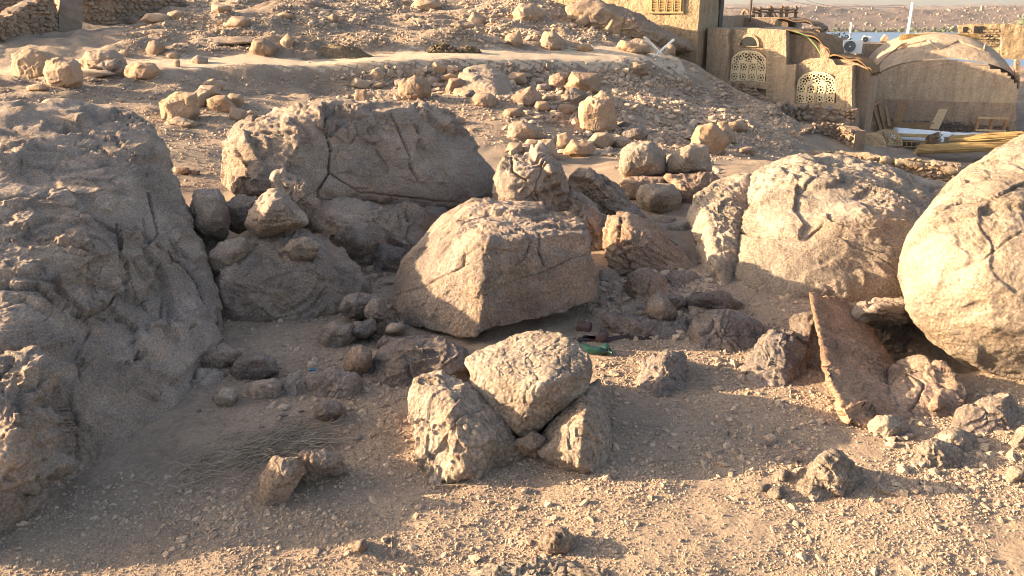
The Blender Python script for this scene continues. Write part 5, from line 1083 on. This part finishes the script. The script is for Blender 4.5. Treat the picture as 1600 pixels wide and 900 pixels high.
# brick courses
g = random.Random(2); bme = MB().box((0, 0, 0), (.24, .1, .085), None, 0, .012).mesh('brick'); bme.materials.append(M['mud_yellow'])
qL, zL = FB.S(1497, 72); qR, _ = FB.S(1563, 72); zT = FB.S(1530, 39.5)[1]
for r in range(int((zT - zL) / .13)):
    q = qL + .12 + (r % 2) * .13
    while q < qR - .1:
        o = bpy.data.objects.new('brick', bme); COL.objects.link(o); o.location = Vector(FB.P(q, zL + .06 + r * .13, -.01 + g.uniform(-.02, .03))) - Vector(br.location); o.rotation_euler = (g.uniform(-.05, .05), g.uniform(-.08, .08), math.atan2(FB.e[1], FB.e[0]) + g.uniform(-.08, .08)); o.parent = br
        px_ = proj(np.array([FB.P(q, zL + .06 + r * .13)]))[0]
        if (abs(px_[0] - 1525) < 4 or abs(px_[0] - 1533) < 4) and abs(px_[1] - 46.5) < 6: bpy.data.objects.remove(o)
        q += .28
# air conditioners
def aircon(label, px, py, w, Y):
    q = U(px, py, Y); s_ = w * Y / F; r = empty('air_conditioner', (q[0], q[1], q[2] - s_ * .38), -.35, label, 'air conditioner')
    MB().box((0, 0, s_ * .38), (s_, s_ * .38, s_ * .72), None, s_ * .03).build('case', M['white_metal'], r)
    Mx = Matrix.Translation((-s_ * .14, -s_ * .2, s_ * .4)) @ Matrix.Rotation(math.pi / 2, 4, 'X')
    f = MB().lathe([(0.001, .0), (s_ * .29, .0), (s_ * .3, .02)], 24, Mx).build('fan_grille', M['grey_metal'], r)
    m = MB()
    for k in range(5): m.lathe([(s_ * (.06 + k * .05), .025), (s_ * (.068 + k * .05), .03), (s_ * (.076 + k * .05), .025)], 20, Mx)
    m.build('guard_ring', M['black_plastic'], f)
    MB().lathe([(.001, .04), (s_ * .05, .035)], 12, Mx).build('hub', M['white_metal'], f)
    for k in (-1, 1): MB().box((k * s_ * .35, 0, s_ * .0), (s_ * .08, s_ * .3, s_ * .06)).build('foot', M['grey_metal'], r)
aircon('larger white air conditioner on the roof beside the dome', 1332, 73, 27, 36)
aircon('smaller far air conditioner among the roof pinnacles', 1354, 62, 12, 43)
# poles, palm fence, arch
def pole(label, x, y0, y1, Y, r, mat, bar=True, name='utility_pole', cat='pole'):
    a, b = U(x, y1, Y), U(x, y0, Y); p = empty(name, a, 0, label, cat); h = b[2] - a[2]
    MB().tube([(0, 0, 0), (0, 0, h)], r * 1.15, 8, True, r).build('shaft', M[mat], p)
    if bar: MB().box((0, 0, h * .93), (r * 14, r * 1.4, r * 1.4)).build('crossbar', M[mat], p)
pole('tall white pole rising behind the dome', 1416, 4, 70, 50, .09, 'white_metal', False)
pole('short white pole on the waterfront', 1326, 35, 70, 60, .07, 'white_metal', False)
pole('thin dark post at the corner of the terrace', 1171, -30, 34, 39, .05, 'wood_dark', False, 'post', 'post')
pf = empty('palm_fence', U(1210, 32, 41), 0, 'ragged fence of palm trunks on the terrace', 'fence'); g = random.Random(8)
for x in (1177, 1188, 1204, 1220, 1229, 1243):
    a, b = U(x, 34, 41), U(x + g.uniform(-1, 1), 13 + g.uniform(-1, 2), 41); o = MB().tube([a, b], .09, 6, True, .07); o.tube([b, Vector(b) + Vector((.0, 0, .12))], .16, 5, True, .05); o = o.build('post', M['palm']); kids(pf, o)
for y in (15, 19):
    pts = [Vector(U(x, y + g.uniform(-1, 1), 40.9)) for x in range(1175, 1250, 8)]; o = MB().tube(pts, .045, 5).build('rail', M['palm']); kids(pf, o)
for k in range(9):
    x = 1200 + k; o = MB().tube([U(1204 + g.uniform(-3, 3), 13, 41), U(1204 + (k - 4) * 3.2, 30, 40.8)], .03, 4).build('frond', M['palm']); kids(pf, o)
fa = Facade(1157, 34, 40.5, (.9, -.43)); pts_ = [(1157, 34), (1157, 22), (1159, 16), (1163.5, 13), (1168, 16), (1170, 22), (1170, 34), (1167.5, 34), (1167.5, 22), (1166, 18.5), (1163.5, 17), (1161, 18.5), (1160, 22), (1160, 34)]
tag(mud(fa, 'garden_arch', pts_, .4, 'mud_pink', None, cuts=1, amp=.01), 'small mud arch at the near end of the terrace', 'arch')
def wire(label, pts, r=.012):
    me = MB().tube([U(*p) for p in pts], r, 4).mesh('wire'); tag(link('power_line', me, M['black_plastic']), label, 'wire')
wire('upper power line crossing the sky above the hut roofs', [(1205, -6, 60), (1240, 3, 66), (1290, 12, 75), (1416, 8, 60)])
wire('lower power line crossing the sky above the terrace', [(1246, -6, 60), (1270, 4, 66), (1300, 10, 72), (1416, 12, 60)])
cd = [HA.at(1240, 47, .5), HA.at(1262, 58, .5), HA.at(1275, 72, .4), HA.at(1284, 88, .3)]; o = MB().tube(cd, .022, 5).build('green_hose', M['green_cord']); tag(o, 'green hose hanging over the brown reed mat', 'hose')
o = MB().tube([HB.at(1358, 118, -.2), HB.at(1361, 126, -.25), HB.at(1360, 136, -.25)], .05, 5).build('green_hose', M['leaf']); tag(o, 'green bundle of cord hanging at the corner of the domed house', 'cord')
# yellow building far behind the stone walls
yr = empty('yellow_building', U(318, 22, 42), 0, 'small bright yellow building with an orange window past the stone wall', 'house')
fy = Facade(288, 14, 42, (1, -.1)); a1 = mud(fy, 'wall', [(288, 12), (288, -40), (338, -40), (338, 12)], 4, 'mud_yellow', None, cuts=2, amp=.01); a2 = mud(fy, 'base_wall', [(286, 30), (286, 9), (340, 8), (340, 30)], .3, 'mud_pink', None, d=-.25, cuts=2, amp=.02); kids(yr, a1, a2)
for x in (309, 321): o = MB().box(fy.at(x, 1, -.03), (.28, .1, .8)).build('shutter', M['wood']); kids(yr, o)
# ---------------------------------------------------------------- dry-stone walls
def stone_wall(name, label, line, ytops, n_max, sz, seed, meshes=None, core='rubble', thick=.5, cat='wall', face=1):
    """line: [(px, py_base, Y)], ytops: pixel row of the top at each point"""
    meshes = meshes or ME_RUB; g = random.Random(seed)
    B = [Vector(U(*p)) for p in line]; T = [Vector(U(p[0], t, p[2])).z for p, t in zip(line, ytops)]
    root = empty(name, B[len(B) // 2], 0, label, cat); V = []; n = len(B)
    dirs = [(B[min(i + 1, n - 1)] - B[max(i - 1, 0)]).normalized() for i in range(n)]; inw = [Vector((-d.y, d.x, 0)).normalized() * face for d in dirs]
    for i in range(n):
        for off in (.04, thick):
            for z in (B[i].z - .6, T[i] - .06): q = B[i] + inw[i] * off; V.append((q.x, q.y, z))
    Fc = []
    for i in range(n - 1):
        a, b = i * 4, i * 4 + 4; Fc += [(a, b, b + 1, a + 1), (a + 1, b + 1, b + 3, a + 3), (a + 3, b + 3, b + 2, a + 2)]
    Fc += [(0, 1, 3, 2), (n * 4 - 4, n * 4 - 2, n * 4 - 1, n * 4 - 3)]
    me = mesh_np('core', np.array(V), [np.array(Fc)], False); rough_mesh(me, .05, .4, seed, 3); kids(root, link('core', me, M[core]))
    L = [(B[i + 1] - B[i]).length for i in range(n - 1)]; tot = sum(L); cand = []
    zmin = min(b.z for b in B) - .1; zmax = max(T); row = 0; z = zmin
    while z < zmax + sz:
        s_ = g.uniform(0, sz)
        while s_ < tot:
            k = 0; r = s_
            while k < n - 2 and r > L[k]: r -= L[k]; k += 1
            t = r / L[k]; p = B[k].lerp(B[k + 1], t); tz = T[k] + (T[k + 1] - T[k]) * t; iw = inw[k].lerp(inw[k + 1], t)
            if p.z - .1 < z < tz + g.uniform(-.3, .6) * sz * .5: cand.append((p, iw, z, dirs[k]))
            s_ += sz * g.uniform(.75, 1.15)
        z += sz * .62
    g.shuffle(cand); 
    for p, iw, z, d in cand[:n_max]:
        me = g.choice(meshes); o = bpy.data.objects.new('stone', me); COL.objects.link(o); o.parent = root
        o.location = p + iw * g.uniform(-.03, .08) - Vector(root.location); o.location.z = z - root.location.z + g.uniform(-.02, .02)
        o.rotation_euler = (g.uniform(-.3, .3), g.uniform(-.3, .3), math.atan2(d.y, d.x) + g.uniform(-.3, .3)); o.scale = (sz * g.uniform(1.0, 1.5), sz * g.uniform(.8, 1.2), sz * g.uniform(.7, 1.05))
    return root
stone_wall('stone_wall', 'curved dry-stone wall with a broken end at the top left', [(-25, 100, 23.6), (0, 96, 24), (30, 90, 24.7), (60, 78, 25.8), (98, 62, 27.2)], [32, 28, 22, 4, -12], 300, .2, 1)
tag(mud(Facade(92, 62, 27, (.75, .66)), 'plaster_pier', [(93, 66), (93, -14), (130, -14), (130, 54)], .6, 'rubble', None, cuts=3, amp=.05), 'mud-coated corner pier between the two dry-stone walls', 'wall')
stone_wall('stone_wall', 'straight dry-stone wall running back past the corner pier', [(127, 50, 29), (170, 42, 29.8), (210, 34, 30.6), (250, 27, 31.6), (292, 20, 32.6)], [-14, -14, -14, -12, -8], 300, .21, 2, ME_RUB)
stone_wall('stone_wall', 'farther dry-stone wall glimpsed over the broken end', [(-30, 45, 30), (20, 40, 30.5), (60, 20, 31)], [-25, -20, -20], 160, .2, 3, ME_RUB)
stone_wall('rubble_wall', 'tumbled dry-stone wall heaped against the stepped house', [(1178, 222, 26.6), (1195, 212, 27.4), (1215, 200, 28.4), (1250, 192, 29), (1290, 195, 28.8), (1330, 212, 28.6)], [198, 174, 163, 164, 170, 190], 290, .28, 4)
stone_wall('rubble_wall', 'round dry-stone pen wall in front of the tumbled wall', [(1246, 238, 25), (1252, 226, 26), (1275, 222, 26.8), (1305, 224, 26.8), (1330, 232, 26)], [216, 202, 194, 194, 202], 220, .18, 5)
stone_wall('clay_wall', 'low clay-capped stone kerb nearest the sunlit boulders', [(1236, 244, 23.8), (1262, 250, 23), (1310, 258, 22.6), (1360, 266, 22.3), (1420, 276, 22), (1500, 288, 21.6)], [235, 238, 240, 246, 250, 258], 260, .16, 6, ME_SAND, 'mud_yellow', .6)
for k in range(2):
    pts = [U(x, y, Y) for x, y, Y in (((1240, 236, 23.8), (1262, 240, 23.1), (1310, 244, 22.7), (1350, 246, 22.5), (1395, 252, 22.2)) if k == 0 else ((1395, 252, 22.2), (1440, 258, 22), (1500, 266, 21.6)))]
    me = MB().tube(pts, .12, 9).mesh('clay_coping', True); rough_mesh(me, .09, .25, k, 3); tag(link('clay_coping', me, M['mud']), ['thick clay coping on the near stone kerb, pen side', 'thick clay coping on the near stone kerb, boulder side'][k], 'coping')
stone_wall('footing', 'rough stone footing under the stepped mud house', [(1106, 142, 34.2), (1160, 152, 33.0), (1205, 172, 32.1), (1250, 184, 31.3), (1300, 196, 30.5), (1332, 206, 30.0)], [124, 130, 158, 165, 168, 168], 280, .2, 7, ME_SAND)
stone_wall('footing', 'dark stone footing along the domed house', [(1388, 212, 34.6), (1450, 214, 34.2), (1520, 216, 33.8), (1575, 218, 33.4)], [188, 190, 193, 196], 220, .15, 8, ME_GREY)
# ---------------------------------------------------------------- things in the yard
def beam(a, b, w, name, mat, parent=None, t=None):
    a, b = Vector(a), Vector(b); d = b - a; q = d.to_track_quat('Z', 'Y').to_matrix()
    return MB().box((a + b) / 2, (w, t or w, d.length), q, min(w, t or w) * .12).build(name, M[mat], parent)
wf = empty('wooden_frames', U(1368, 208, 33.2), 0, 'brown wooden frames leaning in the corner by the domed house', 'frame')
for (x0, y0, x1, y1) in [(1353, 212, 1351, 158), (1362, 214, 1356, 160), (1378, 212, 1362, 162), (1384, 212, 1372, 160), (1351, 160, 1374, 157), (1360, 166, 1376, 158), (1366, 214, 1362, 196), (1370, 214, 1367, 196), (1374, 214, 1371, 194), (1389, 198, 1384, 168)]:
    kids(wf, beam(U(x0, y0, 32.6), U(x1, y1, 33.6), .11, 'bar', 'wood'))
o = MB().prism([(0, 0), (.3, 0), (.3, 1.3), (0, 1.3)], .05).build('plank', M['wood']); o.location = U(1392, 206, 33.6); o.rotation_euler = (-.25, .12, -.4); tag(o, 'grey-brown board leaning beside the wooden frames', 'board')
o = beam(U(1459, 202, 32.9), U(1474, 171, 33.9), .34, 'plank', 'wood_pale', None, .06); tag(o, 'pale plank leaning upright against the domed house', 'plank')
o = MB().box(U(1420, 203, 33.3), (1.9, .06, .7), Matrix.Rotation(-.3, 3, 'Z') @ Matrix.Rotation(-.6, 3, 'X')).build('reed_screen', M['mat_brown']); tag(o, 'reed panel leaning on the dark stone footing', 'panel')
def half_lattice(label, px, py, R, Y, tilt):
    gq = gp(px, py); fc = Facade(px, py, gq[1], (.95, -.3)); q, z = fc.S(px, py); z -= .03; m = lattice(fc, q - R, q + R, z, z + R, z + .001, 0, 'cream' if False else 'wood_pale', None, 4, 'lattice_fan', .05)
    m.location = (0, 0, 0); return tag(m, label, 'screen')
half_lattice('half-round pierced screen leaning in front of the other', 1361, 228, .5, 31.6, 0)
half_lattice('larger half-round pierced screen behind, by the wooden frames', 1383, 226, .62, 32, 0)
def mattress(label, pts, Y, th, seed, rz):
    c = Vector(U(*pts, Y)); me = MB().box((0, 0, 0), (2.0, .95, th), None, .05).mesh('mattress'); rough_mesh(me, .02, .5, seed, 3)
    o = link('mattress', me, M['white'], None, c); o.rotation_euler = (-.06, .05, rz); return tag(o, label, 'mattress')
mattress('white mattress on top of the pile by the leaning plank', (1440, 207, 32.2)[:2], 32.2, .2, 1, -.25)
mattress('lower white mattress under the pile, sticking out', (1428, 214), 32.0, .2, 2, -.2)
mattress('white foam sheet lying flat right of the leaning plank', (1519, 210), 32.6, .1, 3, .35)
bench = empty('bamboo_bench', U(1425, 236, 30.8), -.3, 'low bamboo bench in front of the white mattresses', 'bench')
for dx in (-.55, .55):
    for dy in (-.25, .25): MB().tube([(dx, dy, 0), (dx, dy, .62)], .03, 6).build('leg', M['straw'], bench)
for k in range(7): MB().tube([(-.6, -.27 + k * .09, .6), (.6, -.27 + k * .09, .6)], .03, 5).build('slat', M['straw'], bench)
for z in (.2, .4): MB().tube([(-.55, -.25, z), (.55, -.25, z)], .02, 5).build('rail', M['straw'], bench)
for k in range(6): MB().tube([(-.45 + k * .18, -.25, .2), (-.45 + k * .18, -.25, .42)], .015, 5).build('spindle', M['straw'], bench)
bundle('straw_bundle', 'upper bundle of golden straw lying beside the mattresses', U(1488, 219, 30.5), U(1600, 212, 29.5), .28, 120, 'straw', 'straw', 11)
bundle('straw_bundle', 'lower bundle of golden straw lying across the yard', U(1440, 233, 29.8), U(1575, 228, 29), .3, 140, 'straw', 'straw', 12)
bundle('reed_bunch', 'short bunch of yellow reeds propped against the straw', U(1425, 245, 29.5), U(1445, 222, 30.2), .08, 26, 'straw', 'straw', 13)
bundle('palm_bundle', 'small grey bundle of palm fibre on the straw', U(1450, 220, 30), U(1468, 214, 30), .22, 50, 'palm', 'bundle', 14, .9)
cr_ = empty('crate', U(1546, 205, 33), -.3, 'open wooden crate by the wall of the domed house', 'crate')
for dx in (-.5, 0, .5): MB().box((dx, 0, .3), (.06, .35, .6)).build('post', M['wood'], cr_)
for z in (.05, .55): MB().box((0, -.18, z), (1.1, .03, .08)).build('slat', M['wood_pale'], cr_)
# folding rack by the track
fr_ = empty('folding_rack', gp(1028, 88), 0, 'white folding clothes rack standing open by the track', 'rack')
for (a, b) in [((1021, 88, 29.2), (1052, 61, 30.4)), ((1034, 88, 30.2), (1006, 58, 29.0)), ((1024, 87, 30), (1054, 62, 31)), ((1037, 87, 31), (1009, 58, 29.8))]:
    o = MB().tube([U(*a), U(*b)], .022, 6).build('leg', M['white_metal']); kids(fr_, o)
for (a, b) in [((1052, 61, 30.4), (1054, 62, 31)), ((1006, 58, 29), (1009, 58, 29.8)), ((1044, 67, 30.2), (1047, 67, 30.8)), ((1036, 74, 29.9), (1038, 74, 30.5))]:
    o = MB().tube([U(*a), U(*b)], .018, 6).build('bar', M['white_metal']); kids(fr_, o)
# heap of dark dung / earth on the track
def heap(label, px, py, w, h, seed, mesh, cat='heap', n=60, lo=3, hi=9):
    q = gp(px, py); Y = q[1]; r = empty('debris_heap', q, 0, label, cat); g = random.Random(seed); W_ = w * Y / F / 2; H_ = h * Y / F
    n1, n2 = 26, 10; V = []
    for j in range(n2 + 1):
        for i in range(n1):
            a = 2 * math.pi * i / n1; t = j / n2; V.append((math.cos(a) * W_ * (1 - t), math.sin(a) * W_ * .5 * (1 - t), H_ * (1 - (1 - t) ** 2) - .05))
    V = np.array(V); V = V + .07 * np.stack([fbm(V / .2 + seed, 3, 5 + k) for k in range(3)], 1)
    f = np.array([(j * n1 + i, j * n1 + (i + 1) % n1, (j + 1) * n1 + (i + 1) % n1, (j + 1) * n1 + i) for j in range(n2) for i in range(n1)])
    link('mound', mesh_np('mound', V, [f]), M['dung'], r)
    for k in range(n):
        a = g.uniform(0, 6.28); t = math.sqrt(g.random()); s_ = g.uniform(lo, hi) * Y / F
        put_stone(g.choice(mesh), (math.cos(a) * W_ * t, math.sin(a) * W_ * .5 * t - .02, H_ * (1 - t * t) * .95), s_, r, 'clod', g)
    return r
M['dung'] = plain('dark_earth', (.15, .105, .06), .95, .4, 12, bump=.05)
ME_DUNG = shape_meshes('clod', 'dung')
heap('dark heap of clods on the track, the taller one', 692, 82, 52, 13, 1, ME_DUNG)
heap('dark heap of clods on the track, the lower one', 730, 82, 40, 9, 2, ME_DUNG)
heap('long dark earth tongue spilling down beside the layered hump', 530, 90, 110, 22, 3, ME_DUNG, 'heap', 40, 2, 5)
# ---------------------------------------------------------------- litter near the central boulder
def lying(name, label, px, py, prof, mat, rz, cat, tilt=0, scale=1., seg=20, dz=0.):
    q = gp(px, py); rmax = max(r for r, z in prof) * scale; me = MB().lathe([(r * scale, z * scale) for r, z in prof], seg).mesh(name, True)
    o = link(name, me, M[mat], None, (q[0], q[1], q[2] + rmax * .9 + dz)); o.rotation_euler = (math.pi / 2 + tilt, 0, rz); return tag(o, label, cat)
bot = lying('bottle', 'green glass bottle lying behind the flat-topped block', 927, 553, [(.001, -.13), (.034, -.13), (.038, -.12), (.038, .05), (.034, .075), (.018, .105), (.0145, .12), (.0145, .16), (.017, .162), (.017, .17), (.012, .17)], 'bottle', math.radians(72), 'bottle')
lying('jar', 'broken open green glass jar next to the green bottle', 946, 551, [(.001, -.04), (.036, -.04), (.04, -.03), (.04, .05), (.036, .055), (.034, .05), (.034, -.02)], 'bottle', math.radians(12), 'jar', .2)
lying('bottle', 'dull glass bottle end peeking out above the green bottle', 911, 548, [(.001, -.06), (.03, -.06), (.035, -.05), (.035, .05), (.03, .06), (.001, .06)], 'bottle', math.radians(60), 'bottle')
lying('tin_can', 'rusty open tin can lying on its side by the bottles', 940, 533, [(.001, .05), (.042, .05), (.045, .045), (.045, -.06), (.041, -.06), (.04, .04)], 'rust', math.radians(-25), 'can', .1)
lying('tin_can', 'dark rusty can against the foot of the central boulder', 913, 518, [(.001, .06), (.05, .06), (.052, .05), (.052, -.06), (.05, -.065), (.001, -.065)], 'rust', math.radians(70), 'can')
def sandal(label, px, py, rz, strap=True, tilt=0.):
    q = gp(px, py); r = empty('sandal', (q[0], q[1], q[2] + .012), rz, label, 'sandal'); r.rotation_euler = (tilt, 0, rz)
    pr = [(-.13, -.028), (-.10, -.038), (-.02, -.032), (.06, -.044), (.11, -.042), (.135, -.015), (.13, .02), (.10, .042), (.04, .044), (-.03, .032), (-.10, .036), (-.13, .022)]
    MB().prism(pr, .022, (0, 0, -.011), (1, 0, 0), (0, 1, 0), (0, 0, 1)).build('sole', M['rubber'], r)
    if strap:
        MB().tube([(.09, 0, .01), (.07, 0, .035), (.02, .042, .012)], .006, 6).build('strap', M['black_plastic'], r); MB().tube([(.07, 0, .035), (.02, -.04, .012)], .006, 6).build('strap', M['black_plastic'], r)
    return r
sandal('brown sandal tipped on edge right of the rusty open can', 963, 529, .5, True, -.35)
sandal('worn black sandal lying apart toward the wedge rock', 1004, 530, .05, True)
sandal('dark sandal sole lying flat behind the bottles', 917, 532, .25, False)
sandal('second dark sandal sole half hidden beside the rusty can', 932, 532, -.4, False)
lying('litter_disc', 'small dark lid on the ground above the bottles', 905, 536, [(.001, .006), (.03, .006), (.03, -.006), (.001, -.006)], 'black_plastic', .3, 'lid', math.pi / 2)
o = MB().box((0, 0, 0), (.05, .03, .014), None, .005).build('plastic_scrap', M['blue_cap']); q = gp(489, 580); o.location = (q[0], q[1], q[2] + .012); o.rotation_euler = (.2, .1, .3); tag(o, 'small blue plastic scrap among the shaded stones', 'litter')
o = MB().box((0, 0, 0), (.17, .06, .03), None, .004, .006).build('stone_chip', M['granite_varnished']); q = gp(1394, 772); o.location = (q[0], q[1], q[2] + .02); o.rotation_euler = (.25, .15, -.35); tag(o, 'dark flat stone chip in the shadow of the knobbly rock', 'stone')
# ---------------------------------------------------------------- twigs and dead grass
def twig(label, pts, r=.006):
    P = []
    for x, y in pts: q = gp(x, y); P.append((q[0], q[1], q[2] + .02))
    me = MB().tube(P, r, 5, True, r * .5).mesh('twig'); return tag(link('twig', me, M['twig']), label, 'twig')
twig('curved pale twig alone on the shaded sand', [(246, 788), (252, 798), (253, 808), (250, 818)], .006)
twig('straight twig pointing at the huge left mass', [(212, 756), (228, 758), (246, 760)], .005)
twig('long straight stalk lying left of the dead grass', [(270, 752), (290, 736), (312, 716)], .006)
twig('thin twig across the foot of the sunlit left rock', [(680, 763), (730, 761), (765, 758)], .006)
twig('pale twig on the sunlit gravel toward the bottom left', [(612, 842), (612, 856), (613, 872)], .006)
twig('bent twig caught above the crumbling corner rock', [(702, 604), (722, 598), (738, 590)], .006)
def grass(name, label, n, regs, seed):
    g = np.random.RandomState(seed); V = []; Fc = []; k = 0
    for (cx_, cy_, rx, ry, w) in regs:
        for j in range(int(n * w)):
            a = g.normal(0, .45, 2); px, py = cx_ + a[0] * rx, cy_ + a[1] * ry; q = gp_fast(px, py)
            L = g.uniform(.06, .22); th = g.normal(.35, .5); d = np.array([math.cos(th), math.sin(th), 0]); s_ = np.array([-d[1], d[0], 0]) * .0035
            z0 = g.uniform(.004, .025); bend = g.normal(0, .02)
            p0 = q + (0, 0, z0); p1 = q + d * L * .5 + s_ * bend * 300 + (0, 0, z0 + g.uniform(.01, .045)); p2 = q + d * L + (0, 0, g.uniform(.002, .06))
            up = np.array([0, 0, .004])
            for p in (p0, p1, p2): V += [p - s_, p + s_, p + up]
            for m in (0, 3):
                b = k + m; Fc += [(b, b + 1, b + 4, b + 3), (b + 1, b + 2, b + 5, b + 4), (b + 2, b, b + 3, b + 5)]
            k += 9
    tag(link(name, mesh_np(name, np.array(V), [np.array(Fc)], False), M['straw_grass']), label, 'grass', kind='stuff')
def gp_fast(px, py):
    u = (px - CX) / F; v = (CY - py) / F; den = CT + ST * v; sl_ = (-ST + CT * v) / den; Y = -CAMZ / sl_
    for k in range(3): Y = -(CAMZ - hz([u / den * Y], [Y], False)[0]) / sl_
    x = u / den * Y; return np.array([x, Y, hz([x], [Y])[0]])
grass('dead_grass', 'flattened dead grass and stalks on the shaded sand', 420, [(440, 700, 60, 34, .55), (370, 712, 70, 40, .25), (300, 735, 60, 40, .12), (480, 680, 40, 20, .08)], 4)
# ---------------------------------------------------------------- river and far bank
def build_far():
    w = mesh_np('river', np.array([(-300, 60, -7.6), (900, 60, -7.6), (900, 560, -7.6), (-300, 560, -7.6)], float), [np.array([(0, 1, 2, 3)])], False)
    tag(link('river', w, M['water']), kind='structure')
    Y = np.concatenate([np.linspace(470, 900, 110), np.linspace(910, 2600, 40)]); u = np.linspace(-.1, 1.1, 300)
    YY, UU = np.meshgrid(Y, u, indexing='ij'); X = UU * YY; P = np.stack([X.ravel(), YY.ravel(), X.ravel() * 0], 1)
    y = YY.ravel() + 18 * fbm(P / 90, 3, 3); rise = sstep(508, 640, y)
    n = ridge(P / 120, 5, 11); n2 = ridge(P / 28, 4, 15)
    hgt = -9.5 + 3.5 * sstep(495, 515, y) + rise * (8.5 + 5.5 * n + 3.0 * n2) - 4 * sstep(660, 800, y) + sstep(800, 1600, y) * 17 + sstep(900, 1500, y) * 6 * fbm(P / 300, 4, 19)
    hgt += rise * 1.6 * np.maximum(0, fbm(P / 9, 3, 23))
    V = np.stack([X.ravel(), YY.ravel(), hgt], 1)
    tag(link('far_hills', mesh_np('far_hills', V, [grid_faces(len(Y), len(u))]), M['hill']), kind='structure')
    g = np.random.RandomState(6)
    def blobs(name, label, cat, n, y0, y1, s0, s1, mat, px0=1150, px1=1640, seed=3):
        D, Fq = cubesphere(1); Vs = []; Fs = []; k = 0
        for j in range(n):
            yy = g.uniform(y0, y1); px = g.uniform(px0, px1); x = (px - 800) / F * yy * 1.03
            i = int(np.argmin(np.abs(Y - yy))); m = int(np.argmin(np.abs(u - x / yy))); z = hgt[i * len(u) + m]; s_ = s0 + (s1 - s0) * g.rand() ** 3
            A = D * (1 + .35 * g.uniform(-1, 1, (len(D), 1))) * s_ * g.uniform(.6, 1.2, 3) + (x, yy, z + s_ * .25); Vs.append(A); Fs.append(Fq + k); k += len(D)
        tag(link(name, mesh_np(name, np.concatenate(Vs), [np.concatenate(Fs)], mat == 'leaf'), M[mat]), label, cat, kind='stuff')
    blobs('far_boulders', 'boulder field covering the far river bank', 'boulders', 1500, 515, 740, .3, 1.6, 'rubble')
    blobs('far_bushes', 'green scrub lining the far water edge', 'bushes', 500, 503, 516, .6, 2.0, 'leaf')
    blobs('far_trees', 'green trees on the far bank behind the brick hut', 'trees', 160, 515, 560, 2, 4.5, 'leaf', 1530, 1640)
build_far()
# leafy sprig by the palm fringe
sp = empty('shrub', dome_hit(1398, 72) + Vector((0, 6, -.2)), 0, 'small green shrub beside the palm fringe of the dome', 'shrub'); g = random.Random(3)
MB().tube([(0, 0, -2), (0, 0, .3)], .04, 5).build('trunk', M['wood']  , sp); cm = MB()
for k in range(90):
    c = Vector((g.gauss(0, .22), g.gauss(0, .22), g.gauss(.3, .16))); a = Vector((g.uniform(-1, 1), g.uniform(-1, 1), g.uniform(-.3, 1))).normalized() * .14; b = a.orthogonal().normalized() * .05
    vs = [cm.bm.verts.new(c + q) for q in (-a * .3, b, a, -b)]; cm.bm.faces.new(vs)
link('crown', cm.mesh('crown', False, False), M['leaf'], sp)

# ---------------------------------------------------------------- air over the river
hb_ = MB().box((300, 1180, 45), (2400, 3000, 140)).mesh('haze'); tm = bpy.data.materials.new('haze_air'); tm.use_nodes = True; tn = tm.node_tree
for n_ in list(tn.nodes):
    if n_.type != 'OUTPUT_MATERIAL': tn.nodes.remove(n_)
pv = tn.nodes.new('ShaderNodeVolumePrincipled'); pv.inputs['Density'].default_value = .00014; pv.inputs['Color'].default_value = (.93, .93, .95, 1); pv.inputs['Anisotropy'].default_value = .3
tn.links.new(pv.outputs[0], [n_ for n_ in tn.nodes if n_.type == 'OUTPUT_MATERIAL'][0].inputs['Volume'])
tag(link('haze', hb_, tm), kind='stuff')
